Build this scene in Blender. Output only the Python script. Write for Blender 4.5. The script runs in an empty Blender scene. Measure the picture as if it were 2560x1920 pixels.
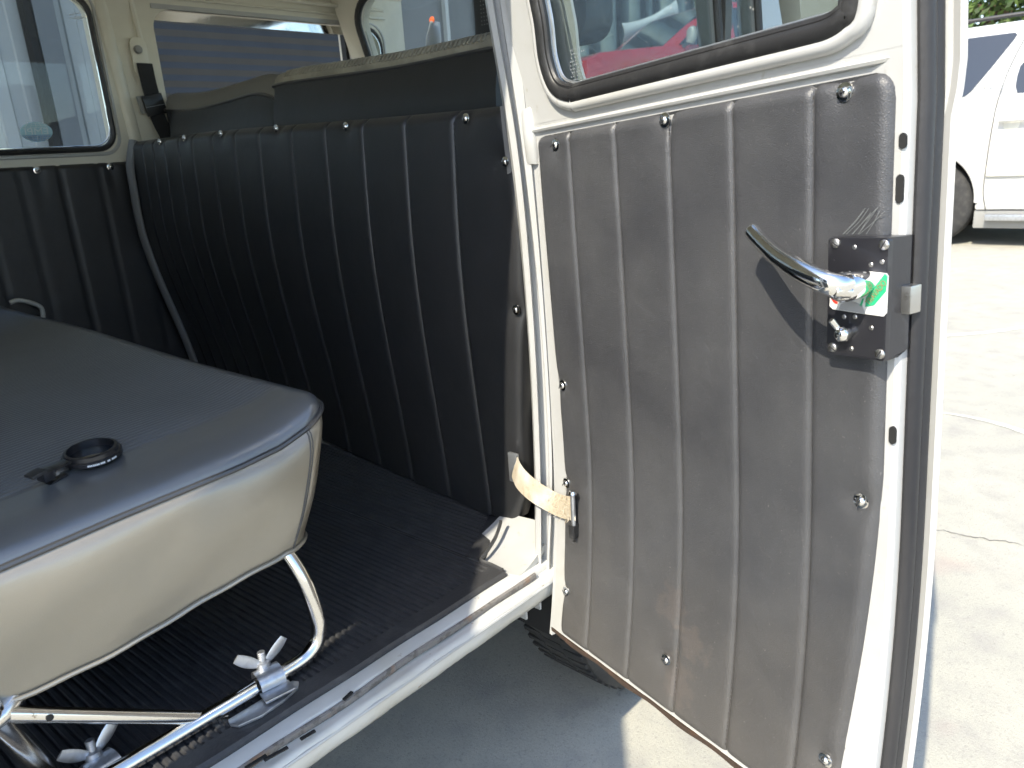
import bpy, bmesh, math, random
from mathutils import Vector, Matrix
random.seed(7)
sc = bpy.context.scene
COL = sc.collection

# ------------------------------------------------------------------ camera
RW = ((0.6693571717563178, -0.2569410068165153, 0.6970956144134738),
      (-0.7403583227324493, -0.15252276138878096, 0.6546803504147161),
      (-0.06189128031619428, -0.9543155276293352, -0.2923206170395202))
FPX, CX, CY = 1895.81, 1280.0, 960.0
CAM = Vector((-0.7795, -0.659, 1.1054))
cd = bpy.data.cameras.new('camera')
co = bpy.data.objects.new('camera', cd); COL.objects.link(co)
mw = Matrix.Identity(4)
for r in range(3):
    mw[r][0], mw[r][1], mw[r][2], mw[r][3] = RW[r][0], -RW[r][1], -RW[r][2], CAM[r]
co.matrix_world = mw
cd.sensor_fit = 'HORIZONTAL'; cd.sensor_width = 36.0
cd.lens = FPX/2560*36.0
cd.clip_start = 0.02; cd.clip_end = 400
cd.dof.use_dof = True; cd.dof.focus_distance = 0.95; cd.dof.aperture_fstop = 13
sc.camera = co

# ------------------------------------------------------------------ sky, sun, exposure
SUN = Vector((0.93, 0.16, -1.0)).normalized()          # direction the light travels
w = bpy.data.worlds.new('World'); sc.world = w; w.use_nodes = True
wn = w.node_tree.nodes; wl = w.node_tree.links
bg = wn['Background']
sky = wn.new('ShaderNodeTexSky'); sky.sky_type = 'NISHITA'; sky.sun_disc = False
sky.sun_elevation = math.asin(-SUN.z); sky.sun_rotation = math.atan2(-SUN.x, -SUN.y)
sky.air_density = 1.0; sky.dust_density = 1.0
wl.new(sky.outputs[0], bg.inputs[0]); bg.inputs[1].default_value = 0.15
sd = bpy.data.lights.new('sun', 'SUN'); sd.energy = 2.6; sd.angle = math.radians(0.53); sd.color = (1.0, 0.92, 0.76)
so = bpy.data.objects.new('sun', sd); COL.objects.link(so)
so.rotation_euler = SUN.to_track_quat('-Z', 'Y').to_euler(); so.location = (-4, -2, 6)
sc.view_settings.view_transform = 'Standard'; sc.view_settings.look = 'None'
sc.view_settings.gamma = 1.0; sc.view_settings.use_curve_mapping = False
sc.view_settings.exposure = 1.52
sc.render.engine = 'CYCLES'
sc.cycles.max_bounces = 7; sc.cycles.diffuse_bounces = 4; sc.cycles.glossy_bounces = 3
sc.cycles.caustics_reflective = False; sc.cycles.caustics_refractive = False
sc.cycles.transparent_max_bounces = 16; sc.cycles.use_denoising = True
sc.cycles.sample_clamp_indirect = 6.0
sc.cycles.use_adaptive_sampling = True; sc.cycles.adaptive_threshold = 0.03

# ------------------------------------------------------------------ measuring helpers
def ray(px, py):
    v = ((px-CX)/FPX, (py-CY)/FPX, 1.0)
    return Vector([sum(RW[r][k]*v[k] for k in range(3)) for r in range(3)])
def on(px, py, ax, val):
    """point of the axis plane (x=0,y=1,z=2) at val that the survey ray through a pixel meets"""
    d = ray(px, py); return CAM + d*((val-CAM[ax])/d[ax])
def sstep(a, b, x):
    t = min(1, max(0, (x-a)/(b-a))); return t*t*(3-2*t)
def spline(pts, n=8):
    P = [Vector(p) for p in pts]; out = []
    for i in range(len(P)-1):
        a = P[max(i-1, 0)]; b = P[i]; c = P[i+1]; d = P[min(i+2, len(P)-1)]
        for k in range(n):
            t = k/n
            out.append(0.5*((2*b)+(c-a)*t+(2*a-5*b+4*c-d)*t*t+(3*b-a-3*c+d)*t**3))
    out.append(P[-1]); return out
def lerp_list(xs, ys, x):
    if x <= xs[0]: return ys[0]
    for i in range(len(xs)-1):
        if x <= xs[i+1]:
            t = (x-xs[i])/(xs[i+1]-xs[i]); return ys[i]+(ys[i+1]-ys[i])*t
    return ys[-1]

# ------------------------------------------------------------------ materials
MATS = {}
def nodes_of(name):
    m = bpy.data.materials.new(name); m.use_nodes = True; MATS[name] = m
    return m, m.node_tree.nodes, m.node_tree.links
def M(name, col, rough=0.5, metal=0.0, coat=0.0, coatr=0.08, ior=1.5, var=None, var2=None, bumps=(), rvar=0.0, sheen=0.0):
    m, n, l = nodes_of(name); p = n['Principled BSDF']
    p.inputs['Base Color'].default_value = (*col, 1); p.inputs['Roughness'].default_value = rough
    p.inputs['Metallic'].default_value = metal; p.inputs['IOR'].default_value = ior
    p.inputs['Coat Weight'].default_value = coat; p.inputs['Coat Roughness'].default_value = coatr
    if sheen: p.inputs['Sheen Weight'].default_value = sheen
    tc = n.new('ShaderNodeTexCoord'); vec = tc.outputs['Object']
    base = None
    for v in (var, var2):
        if not v: continue
        scale, c2, lo, hi = v[:4]
        tx = n.new('ShaderNodeTexNoise'); tx.inputs['Scale'].default_value = scale
        tx.inputs['Detail'].default_value = 4; tx.inputs['Roughness'].default_value = 0.62
        l.new(vec, tx.inputs['Vector'])
        if len(v) > 4:
            mp = n.new('ShaderNodeMapping'); mp.inputs['Scale'].default_value = v[4]
            l.new(vec, mp.inputs['Vector']); l.new(mp.outputs[0], tx.inputs['Vector'])
        mr = n.new('ShaderNodeMapRange'); mr.inputs['From Min'].default_value = lo; mr.inputs['From Max'].default_value = hi
        l.new(tx.outputs[0], mr.inputs['Value'])
        mx = n.new('ShaderNodeMix'); mx.data_type = 'RGBA'
        l.new(mr.outputs[0], mx.inputs['Factor'])
        if base is None: mx.inputs['A'].default_value = (*col, 1)
        else: l.new(base, mx.inputs['A'])
        mx.inputs['B'].default_value = (*c2, 1); base = mx.outputs['Result']
    if base is not None: l.new(base, p.inputs['Base Color'])
    if rvar:
        tx = n.new('ShaderNodeTexNoise'); tx.inputs['Scale'].default_value = 14; tx.inputs['Detail'].default_value = 6
        l.new(vec, tx.inputs['Vector'])
        mr = n.new('ShaderNodeMapRange'); mr.inputs['From Min'].default_value = .3; mr.inputs['From Max'].default_value = .7
        mr.inputs['To Min'].default_value = max(.02, rough-rvar); mr.inputs['To Max'].default_value = rough+rvar
        l.new(tx.outputs[0], mr.inputs['Value']); l.new(mr.outputs[0], p.inputs['Roughness'])
    last = None
    for kind, scale, strength, dist in bumps:
        if kind == 'noise':
            tx = n.new('ShaderNodeTexNoise'); tx.inputs['Detail'].default_value = 3; out = tx.outputs[0]
        else:
            tx = n.new('ShaderNodeTexVoronoi'); tx.feature = 'F1' if kind == 'cell' else 'DISTANCE_TO_EDGE'; out = tx.outputs['Distance']
        tx.inputs['Scale'].default_value = scale; l.new(vec, tx.inputs['Vector'])
        b = n.new('ShaderNodeBump'); b.inputs['Strength'].default_value = strength; b.inputs['Distance'].default_value = dist
        l.new(out, b.inputs['Height'])
        if last is not None: l.new(last, b.inputs['Normal'])
        last = b.outputs[0]
    if last is not None: l.new(last, p.inputs['Normal'])
    return m
def GLASS(name, tint=(.9, .93, .92), rough=0.01, ior=1.45, dirt=0.0):
    m, n, l = nodes_of(name)
    for x in list(n):
        if x.type != 'OUTPUT_MATERIAL': n.remove(x)
    out = [x for x in n if x.type == 'OUTPUT_MATERIAL'][0]
    tr = n.new('ShaderNodeBsdfTransparent'); tr.inputs[0].default_value = (*tint, 1)
    gl = n.new('ShaderNodeBsdfGlossy'); gl.inputs['Roughness'].default_value = rough
    ge = n.new('ShaderNodeNewGeometry'); dt = n.new('ShaderNodeVectorMath'); dt.operation = 'DOT_PRODUCT'
    l.new(ge.outputs['Normal'], dt.inputs[0]); l.new(ge.outputs['Incoming'], dt.inputs[1])
    def mth(op, a, b=None):
        q = n.new('ShaderNodeMath'); q.operation = op
        for i, v in enumerate((a, b)):
            if v is None: continue
            if isinstance(v, (int, float)): q.inputs[i].default_value = v
            else: l.new(v, q.inputs[i])
        return q.outputs[0]
    c_ = mth('SUBTRACT', 1.0, mth('ABSOLUTE', dt.outputs['Value']))
    fr_ = mth('ADD', .03, mth('MULTIPLY', .9, mth('POWER', c_, 5.0)))
    mx = n.new('ShaderNodeMixShader'); l.new(fr_, mx.inputs[0]); l.new(tr.outputs[0], mx.inputs[1]); l.new(gl.outputs[0], mx.inputs[2])
    res = mx.outputs[0]
    if dirt:
        tc = n.new('ShaderNodeTexCoord'); tx = n.new('ShaderNodeTexVoronoi'); tx.inputs['Scale'].default_value = 90
        l.new(tc.outputs['Object'], tx.inputs['Vector'])
        mr = n.new('ShaderNodeMapRange'); mr.inputs['From Min'].default_value = .13; mr.inputs['From Max'].default_value = .06
        mr.inputs['To Max'].default_value = .55
        l.new(tx.outputs['Distance'], mr.inputs['Value'])
        nz = n.new('ShaderNodeTexNoise'); nz.inputs['Scale'].default_value = 30; l.new(tc.outputs['Object'], nz.inputs['Vector'])
        m2 = n.new('ShaderNodeMapRange'); m2.inputs['From Min'].default_value = .5; m2.inputs['From Max'].default_value = .62
        l.new(nz.outputs[0], m2.inputs['Value'])
        mu = n.new('ShaderNodeMath'); mu.operation = 'MULTIPLY'; l.new(mr.outputs[0], mu.inputs[0]); l.new(m2.outputs[0], mu.inputs[1])
        ad = n.new('ShaderNodeMath'); ad.operation = 'ADD'; ad.inputs[1].default_value = dirt; l.new(mu.outputs[0], ad.inputs[0])
        df = n.new('ShaderNodeBsdfDiffuse'); df.inputs[0].default_value = (.6, .6, .57, 1)
        mm = n.new('ShaderNodeMixShader'); l.new(ad.outputs[0], mm.inputs[0]); l.new(res, mm.inputs[1]); l.new(df.outputs[0], mm.inputs[2])
        res = mm.outputs[0]
    l.new(res, out.inputs[0]); return m

def concrete():
    m, n, l = nodes_of('concrete'); p = n['Principled BSDF']; p.inputs['Roughness'].default_value = .9
    tc = n.new('ShaderNodeTexCoord'); vec = tc.outputs['Object']
    def noise(s, d=4, r=.6):
        t = n.new('ShaderNodeTexNoise'); t.inputs['Scale'].default_value = s; t.inputs['Detail'].default_value = d; t.inputs['Roughness'].default_value = r
        l.new(vec, t.inputs['Vector']); return t.outputs[0]
    def rng(v, a, b, lo=0, hi=1):
        mr = n.new('ShaderNodeMapRange'); mr.inputs['From Min'].default_value = a; mr.inputs['From Max'].default_value = b
        mr.inputs['To Min'].default_value = lo; mr.inputs['To Max'].default_value = hi; l.new(v, mr.inputs['Value']); return mr.outputs[0]
    def mix(f, a, b):
        x = n.new('ShaderNodeMix'); x.data_type = 'RGBA'; l.new(f, x.inputs['Factor'])
        for k, v in (('A', a), ('B', b)):
            if isinstance(v, tuple): x.inputs[k].default_value = (*v, 1)
            else: l.new(v, x.inputs[k])
        return x.outputs['Result']
    c = mix(rng(noise(1.3), .35, .7), (.455, .435, .365), (.40, .385, .325))
    c = mix(rng(noise(9), .45, .75), c, (.34, .325, .29))
    c = mix(rng(noise(120, 4), .55, .8), c, (.27, .26, .24))
    c = mix(rng(noise(420, 2), .62, .72), c, (.20, .195, .18))
    c = mix(rng(noise(2.2, 3), .62, .72, 0, .5), c, (.45, .36, .30))
    s = mix(rng(noise(26, 6, .75), .63, .72, 0, .75), c, (.13, .13, .13))
    l.new(s, p.inputs['Base Color'])
    b = n.new('ShaderNodeBump'); b.inputs['Strength'].default_value = .5; b.inputs['Distance'].default_value = .004
    l.new(noise(170, 4, .7), b.inputs['Height']); l.new(b.outputs[0], p.inputs['Normal'])
    return m

def door_vinyl():
    """worn black vinyl; dust has settled on the lower part and two scuffs show"""
    m, n, l = nodes_of('door_vinyl'); p = n['Principled BSDF']; p.inputs['Roughness'].default_value = .42; p.inputs['Coat Weight'].default_value = .25; p.inputs['Coat Roughness'].default_value = .35
    tc = n.new('ShaderNodeTexCoord'); vec = tc.outputs['Object']
    def noise(s, d=3, r=.6):
        t = n.new('ShaderNodeTexNoise'); t.inputs['Scale'].default_value = s; t.inputs['Detail'].default_value = d; t.inputs['Roughness'].default_value = r
        l.new(vec, t.inputs['Vector']); return t.outputs[0]
    sp = n.new('ShaderNodeSeparateXYZ'); l.new(vec, sp.inputs[0])
    def math_(op, a, b):
        q = n.new('ShaderNodeMath'); q.operation = op
        for i, v in enumerate((a, b)):
            if isinstance(v, (int, float)): q.inputs[i].default_value = v
            else: l.new(v, q.inputs[i])
        return q.outputs[0]
    def rng(v, a, b, lo=0, hi=1):
        mr = n.new('ShaderNodeMapRange'); mr.inputs['From Min'].default_value = a; mr.inputs['From Max'].default_value = b
        mr.inputs['To Min'].default_value = lo; mr.inputs['To Max'].default_value = hi; l.new(v, mr.inputs['Value']); return mr.outputs[0]
    def mix(f, a, b):
        x = n.new('ShaderNodeMix'); x.data_type = 'RGBA'; l.new(f, x.inputs['Factor'])
        for k, v in (('A', a), ('B', b)):
            if isinstance(v, tuple): x.inputs[k].default_value = (*v, 1)
            else: l.new(v, x.inputs[k])
        return x.outputs['Result']
    h = math_('ADD', sp.outputs[2], math_('MULTIPLY', math_('SUBTRACT', noise(7), .5), .30))
    dust = rng(h, -.10, -.40, 0, .7)
    c = mix(rng(noise(6, 5), .36, .66), (.044, .045, .050), (.070, .071, .075))
    c = mix(rng(noise(26, 5), .5, .75, 0, .5), c, (.052, .053, .057))
    c = mix(dust, c, (.100, .093, .084))
    # three faint foot scuffs at the bottom
    for (cxx, czz, rx, rz, f) in ((-.01, -.215, .022, .03, .5), (.022, -.245, .028, .022, .55), (.005, -.30, .026, .034, .6)):
        dx = math_('DIVIDE', math_('SUBTRACT', sp.outputs[0], cxx), rx); dz = math_('DIVIDE', math_('SUBTRACT', sp.outputs[2], czz), rz)
        d2 = math_('ADD', math_('MULTIPLY', dx, dx), math_('MULTIPLY', dz, dz))
        d2 = math_('ADD', d2, math_('MULTIPLY', math_('SUBTRACT', noise(70, 6, .7), .5), 6.0))
        c = mix(math_('MULTIPLY', rng(d2, 1.3, .2), f*.5), c, (.14, .115, .10))
    c = mix(rng(noise(330, 3), .68, .74, 0, .6), c, (.20, .19, .18))
    l.new(c, p.inputs['Base Color'])
    l.new(rng(dust, 0, .8, .42, .62), p.inputs['Roughness'])
    vo = n.new('ShaderNodeTexVoronoi'); vo.feature = 'DISTANCE_TO_EDGE'; vo.inputs['Scale'].default_value = 520; l.new(vec, vo.inputs['Vector'])
    b = n.new('ShaderNodeBump'); b.inputs['Strength'].default_value = .48; b.inputs['Distance'].default_value = .0010
    l.new(vo.outputs['Distance'], b.inputs['Height'])
    b2 = n.new('ShaderNodeBump'); b2.inputs['Strength'].default_value = .22; b2.inputs['Distance'].default_value = .005
    l.new(noise(34, 4), b2.inputs['Height']); l.new(b.outputs[0], b2.inputs['Normal']); l.new(b2.outputs[0], p.inputs['Normal'])
    return m

concrete(); door_vinyl()
M('white_paint', (.455, .457, .45), .32, coat=.35, coatr=.12, var=(6, (.41, .405, .37), .5, .8), var2=(60, (.35, .33, .28), .66, .8), bumps=(('noise', 40, .12, .002),))
M('cream_paint', (.74, .71, .60), .4, coat=.2, var=(5, (.66, .625, .52), .45, .75), bumps=(('noise', 50, .1, .002),))
M('chipped_paint', (.60, .60, .575), .35, coat=.25, var=(34, (.22, .13, .07), .66, .70), var2=(7, (.52, .50, .44), .45, .8), bumps=(('noise', 60, .2, .002),))
M('rusty_seal', (.20, .185, .17), .75, var=(22, (.24, .14, .08), .55, .68), var2=(90, (.12, .11, .10), .5, .6), bumps=(('noise', 200, .5, .002),))
M('rust', (.05, .032, .022), .85, var=(40, (.10, .05, .03), .55, .7), bumps=(('noise', 150, .7, .003),))
M('vinyl_black', (.021, .022, .024), .40, ior=1.55, var=(8, (.028, .028, .030), .4, .7), bumps=(('edge', 480, .35, .0008), ('noise', 22, .25, .004)))
M('seat_vinyl', (.088, .093, .098), .32, ior=1.8, coat=.9, coatr=.26, var=(7, (.100, .105, .110), .4, .7), bumps=(('edge', 520, .22, .0006), ('noise', 18, .25, .004)))
M('seat_vinyl_ground_lit', (.20, .172, .122), .30, ior=2.1, coat=1.0, coatr=.34, var=(9, (.22, .187, .133), .4, .7), bumps=(('edge', 420, .22, .0006), ('noise', 13, .25, .006)))  # black vinyl, with the sunlit ground's reflection partly put into this beige colour
M('piping', (.05, .05, .052), .3, coat=.6, coatr=.2)
M('thread', (.085, .083, .08), .7)
M('mat_rubber', (.044, .044, .046), .45, var=(40, (.066, .066, .066), .5, .7), var2=(260, (.16, .155, .15), .70, .76), bumps=(('noise', 300, .35, .0015),))
M('rubber', (.020, .020, .021), .45, var=(30, (.05, .05, .05), .55, .75), bumps=(('noise', 120, .25, .002),))
M('door_rubber', (.013, .013, .016), .5, var=(9, (.030, .029, .030), .4, .7, (4, 4, .4)), bumps=(('noise', 90, .3, .002),))
M('grey_trim', (.20, .20, .20), .6, bumps=(('noise', 300, .4, .001),))
M('chrome', (.82, .81, .79), .07, metal=1.0, var=(60, (.5, .49, .47), .66, .72), rvar=.05)
M('old_chrome', (.74, .72, .68), .16, metal=1.0, var=(45, (.30, .25, .20), .66, .70), rvar=.08)
M('zinc', (.55, .57, .60), .38, metal=.85, var=(60, (.42, .43, .45), .45, .7), bumps=(('noise', 150, .25, .001),))
M('steel', (.50, .49, .47), .35, metal=1.0, var=(80, (.25, .22, .18), .6, .7))
M('lock_black', (.018, .018, .022), .32, coat=.3, var=(30, (.04, .04, .045), .55, .7), var2=(140, (.30, .30, .30), .70, .74), bumps=(('noise', 60, .15, .002),))
M('plate_white', (.72, .72, .70), .35, coat=.3)
M('print_green', (.03, .42, .20), .4); M('print_red', (.62, .05, .03), .4); M('print_grey', (.36, .36, .36), .4); M('print_brown', (.30, .22, .10), .5)
M('strap', (.50, .43, .32), .9, var=(120, (.32, .25, .16), .5, .7), var2=(30, (.60, .56, .48), .45, .65), bumps=(('noise', 600, .8, .001),))
M('webbing', (.012, .012, .014), .75, bumps=(('noise', 900, .7, .0008),))
M('plastic_black', (.014, .014, .016), .30, coat=.2)
M('plastic_grey', (.28, .28, .27), .4)
M('seat_cloth', (.36, .33, .255), .9, var=(18, (.26, .24, .19), .4, .6), bumps=(('noise', 400, .6, .001),))
M('seat_cloth_dark', (.17, .16, .14), .85, bumps=(('noise', 400, .6, .001),))
M('print_white', (.75, .78, .80), .5); M('sticker_blue', (.42, .58, .72), .5); M('sticker_pale', (.62, .74, .78), .5)
M('orange_lens', (.85, .16, .05), .25, coat=.5)
M('tyre', (.028, .028, .028), .8, var=(20, (.05, .048, .045), .45, .7), bumps=(('noise', 120, .4, .003),))
M('wheel_silver', (.42, .42, .43), .35, metal=.6)
M('car_white', (.52, .52, .505), .22, coat=1.0, coatr=.04)
M('car_red', (.46, .012, .022), .22, coat=1.0, coatr=.04)
M('car_trim', (.03, .03, .032), .45)
M('car_glass', (.012, .016, .022), .04, coat=1.0, coatr=.02)
M('moulding', (.70, .68, .60), .35, coat=.5)
M('underbody', (.015, .015, .015), .9)
M('wall_metal', (.32, .335, .335), .55, var=(3, (.275, .29, .29), .4, .7, (1, 1, .2)))
M('wall_dark', (.070, .080, .085), .6, var=(3, (.05, .058, .062), .4, .7, (1, 1, .2)))
M('wall_column', (.22, .26, .26), .5, var=(3, (.16, .19, .19), .4, .7, (1, 1, .3)))
M('shutter_metal', (.026, .028, .029), .55, var=(4, (.020, .022, .023), .4, .7))
M('wall_post', (.11, .12, .13), .6)
M('wall_mid', (.17, .175, .175), .55, var=(3, (.145, .15, .15), .4, .7, (1, 1, .2)))
M('etch', (.22, .23, .23), .6)
M('mirror_grey', (.34, .35, .35), .4)
M('lintel', (.42, .44, .43), .6)
M('bark', (.10, .07, .045), .9, bumps=(('noise', 30, .8, .02),))
M('leaf_green', (.060, .115, .022), .55, var=(1.4, (.11, .16, .035), .45, .65))
M('leaf_dark', (.030, .062, .014), .6, var=(1.4, (.05, .085, .02), .45, .65))
M('steering', (.60, .58, .52), .35, coat=.4)
M('scuff', (.56, .55, .50), .9)
M('crack', (.17, .165, .15), .95)
def INK(name, col):
    m, n, l = nodes_of(name); out = [x for x in n if x.type == 'OUTPUT_MATERIAL'][0]; n.remove(n['Principled BSDF'])
    d = n.new('ShaderNodeBsdfDiffuse'); t = n.new('ShaderNodeBsdfTranslucent'); x = n.new('ShaderNodeMixShader'); x.inputs[0].default_value = .6
    d.inputs[0].default_value = (*col, 1); t.inputs[0].default_value = (*col, 1)
    l.new(d.outputs[0], x.inputs[1]); l.new(t.outputs[0], x.inputs[2]); l.new(x.outputs[0], out.inputs[0])
INK('ink_white', (.96,.97,.97)); INK('ink_blue', (.48,.66,.82)); INK('ink_pale', (.62,.78,.82))
GLASS('glass', (.84, .88, .88)); GLASS('door_glass', (.80, .84, .83), dirt=.012); GLASS('tint_glass', (.62, .66, .68)); GLASS('dark_glass', (.10,.11,.11))

# ------------------------------------------------------------------ object helpers
WORLD = {}
def tag(o, label=None, cat=None, group=None, kind=None):
    if label: o['label'] = label
    if cat: o['category'] = cat
    if group: o['group'] = group
    if kind: o['kind'] = kind
    return o
def link(o, M4, parent):
    COL.objects.link(o)
    if parent is not None:
        o.parent = parent; o.matrix_parent_inverse = WORLD[parent.name].inverted()
    o.matrix_basis = M4; WORLD[o.name] = M4.copy(); return o
def thing(name, label, cat, loc, group=None, parent=None):
    o = bpy.data.objects.new(name, None); o.empty_display_size = .1
    link(o, Matrix.Translation(loc), parent)
    return tag(o, label, cat, group)
def obj(name, V, Fc, mat, parent=None, M4=None, smooth=True, autos=40, bevel=0, kind=None, mats=None, fm=None):
    V = [Vector(v) for v in V]
    lo = Vector([min(v[i] for v in V) for i in range(3)]); hi = Vector([max(v[i] for v in V) for i in range(3)])
    c = (lo+hi)/2
    me = bpy.data.meshes.new(name); me.from_pydata([tuple(v-c) for v in V], [], Fc)
    bm = bmesh.new(); bm.from_mesh(me)
    bmesh.ops.remove_doubles(bm, verts=bm.verts, dist=1e-6)
    if not kind == 'open': bmesh.ops.recalc_face_normals(bm, faces=bm.faces)
    if bevel: bmesh.ops.bevel(bm, geom=[e for e in bm.edges if len(e.link_faces) == 2 and e.calc_face_angle(0) > .6], offset=bevel, segments=2, affect='EDGES', profile=.6)
    for f in bm.faces: f.smooth = smooth
    if smooth:
        lim = math.radians(autos)
        for e in bm.edges:
            if len(e.link_faces) == 2 and e.calc_face_angle(0) > lim: e.smooth = False
    bm.to_mesh(me); bm.free()
    me.materials.append(MATS[mat])
    if mats:
        for k in mats: me.materials.append(MATS[k])
        if fm and not bevel:
            for i, p in enumerate(me.polygons):
                if i < len(fm): p.material_index = fm[i]
    o = bpy.data.objects.new(name, me)
    link(o, (M4 or Matrix.Identity(4)) @ Matrix.Translation(c), parent)
    if kind and kind != 'open': o['kind'] = kind
    return o
def dup(src, M4, parent):
    o = bpy.data.objects.new(src.name.split('.')[0], src.data); return link(o, M4, parent)
class MB:
    def __init__(s): s.V = []; s.F = []
    def add(s, V, Fc):
        n = len(s.V); s.V += [Vector(v) for v in V]; s.F += [tuple(i+n for i in f) for f in Fc]; return s
    def box(s, lo, hi, M4=None):
        x0, y0, z0 = lo; x1, y1, z1 = hi
        V = [Vector(p) for p in ((x0,y0,z0),(x1,y0,z0),(x1,y1,z0),(x0,y1,z0),(x0,y0,z1),(x1,y0,z1),(x1,y1,z1),(x0,y1,z1))]
        if M4: V = [M4 @ v for v in V]
        return s.add(V, [(0,3,2,1),(4,5,6,7),(0,1,5,4),(1,2,6,5),(2,3,7,6),(3,0,4,7)])
    def tube(s, path, r, seg=10, cap=True, flat=None, up=None):
        P = [Vector(p) for p in path]; n = len(P); V = []; Fc = []
        prev = None
        for i, p in enumerate(P):
            t = (P[min(i+1, n-1)]-P[max(i-1, 0)]).normalized()
            if prev is None:
                a = Vector(up) if up else (Vector((0,0,1)) if abs(t.z) < .9 else Vector((1,0,0)))
                a = (a-t*a.dot(t)).normalized()
            else: a = (prev-t*prev.dot(t)).normalized()
            prev = a; b = t.cross(a)
            rr = r(i/(n-1)) if callable(r) else r
            ra, rb = (rr if isinstance(rr, tuple) else (rr, rr))
            for k in range(seg):
                q = 2*math.pi*k/seg; V.append(p+a*math.cos(q)*ra+b*math.sin(q)*rb)
        for i in range(n-1):
            for k in range(seg):
                k2 = (k+1) % seg; Fc.append((i*seg+k, i*seg+k2, (i+1)*seg+k2, (i+1)*seg+k))
        if cap: Fc += [tuple(range(seg))[::-1], tuple(range((n-1)*seg, n*seg))]
        return s.add(V, Fc)
    def lathe(s, prof, M4=None, seg=24, a0=0, a1=2*math.pi):
        V = []; Fc = []; n = len(prof); full = abs(a1-a0-2*math.pi) < 1e-6; K = seg if full else seg+1
        for k in range(K):
            q = a0+(a1-a0)*k/seg
            for (r, h) in prof:
                v = Vector((r*math.cos(q), r*math.sin(q), h)); V.append(M4 @ v if M4 else v)
        for k in range(seg):
            k2 = (k+1) % K
            for i in range(n-1): Fc.append((k*n+i, k2*n+i, k2*n+i+1, k*n+i+1))
        return s.add(V, Fc)
    def build(s, name, mat, parent=None, M4=None, **kw): return obj(name, s.V, s.F, mat, parent, M4, **kw)
def grid(fn, us, vs):
    V = [fn(u, v) for v in vs for u in us]; n = len(us)
    return V, [(j*n+i, j*n+i+1, (j+1)*n+i+1, (j+1)*n+i) for j in range(len(vs)-1) for i in range(n-1)]
def sheet(fn, us, vs, back):
    """closed slab: front grid fn, back = fn shifted by vector (or a function)"""
    V, Fc = grid(fn, us, vs); n = len(us); m = len(vs); N = len(V)
    bk = back if callable(back) else (lambda p: Vector(p)+Vector(back))
    ring = [i for i in range(n)]+[j*n+n-1 for j in range(1, m)]+[(m-1)*n+i for i in range(n-2, -1, -1)]+[j*n for j in range(m-2, 0, -1)]
    V = V+[Vector(bk(p)) for p in V]
    Fc += [tuple(i+N for i in reversed(f)) for f in Fc]
    for a, b in zip(ring, ring[1:]+ring[:1]): Fc.append((b, a, a+N, b+N))
    return V, Fc
def lin(a, b, n): return [a+(b-a)*i/(n-1) for i in range(n)]
def rrect(x0, z0, x1, z1, r, seg=8):
    rs = r if isinstance(r, (tuple, list)) else (r,)*4      # bl, br, tr, tl
    out = []
    for (cx, cz, q0, rr) in ((x0+rs[0], z0+rs[0], math.pi, rs[0]), (x1-rs[1], z0+rs[1], 1.5*math.pi, rs[1]), (x1-rs[2], z1-rs[2], 0, rs[2]), (x0+rs[3], z1-rs[3], .5*math.pi, rs[3])):
        for k in range(seg+1):
            q = q0+.5*math.pi*k/seg; out.append((cx+rr*math.cos(q), cz+rr*math.sin(q)))
    return out
def plate(outer, holes, to3, depth):
    """flat sheet with holes: 2-D loops -> to3(a,b,d) for d = 0 and depth; returns V,F"""
    bm = bmesh.new(); loops = []
    for lp in [outer]+list(holes):
        vs = [bm.verts.new((a, b, 0)) for a, b in lp]
        es = [bm.edges.new((vs[i], vs[(i+1) % len(vs)])) for i in range(len(vs))]; loops.append((vs, es))
    bmesh.ops.triangle_fill(bm, use_beauty=True, use_dissolve=False, edges=[e for _, es in loops for e in es])
    bm.verts.index_update()
    A = [(v.co.x, v.co.y) for v in bm.verts]; T = [tuple(v.index for v in f.verts) for f in bm.faces]
    L = [[v.index for v in vs] for vs, _ in loops]; bm.free()
    n = len(A); V = [to3(a, b, 0) for a, b in A]+[to3(a, b, depth) for a, b in A]
    Fc = T+[tuple(i+n for i in reversed(t)) for t in T]
    for lp in L:
        for i in range(len(lp)):
            a, b = lp[i], lp[(i+1) % len(lp)]; Fc.append((a, b, b+n, a+n))
    return V, Fc
def ring_loop(loop, to3, r, closed=True):
    P = [Vector(to3(a, b, 0)) for a, b in loop]
    return P+[P[0]] if closed else P
def glyphs(body, size, to3, mat, name, parent, thick=.0006, mirror=False, align='CENTER', M4=None, squash=1.0):
    cu = bpy.data.curves.new('tmp', 'FONT'); cu.body = body; cu.size = size; cu.align_x = align; cu.align_y = 'CENTER'
    o = bpy.data.objects.new('tmp', cu); COL.objects.link(o)
    dg = bpy.context.evaluated_depsgraph_get(); me = o.evaluated_get(dg).to_mesh()
    V2 = [(v.co.x*(-1 if mirror else 1), v.co.y*squash) for v in me.vertices]; Fc = [tuple(p.vertices) for p in me.polygons]
    o.evaluated_get(dg).to_mesh_clear(); bpy.data.objects.remove(o); bpy.data.curves.remove(cu)
    n = len(V2); V = [to3(a, b, 0) for a, b in V2]+[to3(a, b, thick) for a, b in V2]
    edges = {}
    for f in Fc:
        for a, b in zip(f, f[1:]+f[:1]): edges[(a, b)] = 1
    side = [(a, b, b+n, a+n) for (a, b) in edges if (b, a) not in edges]
    return obj(name, V, Fc+[tuple(i+n for i in reversed(f)) for f in Fc]+side, mat, parent, M4, smooth=False)

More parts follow.
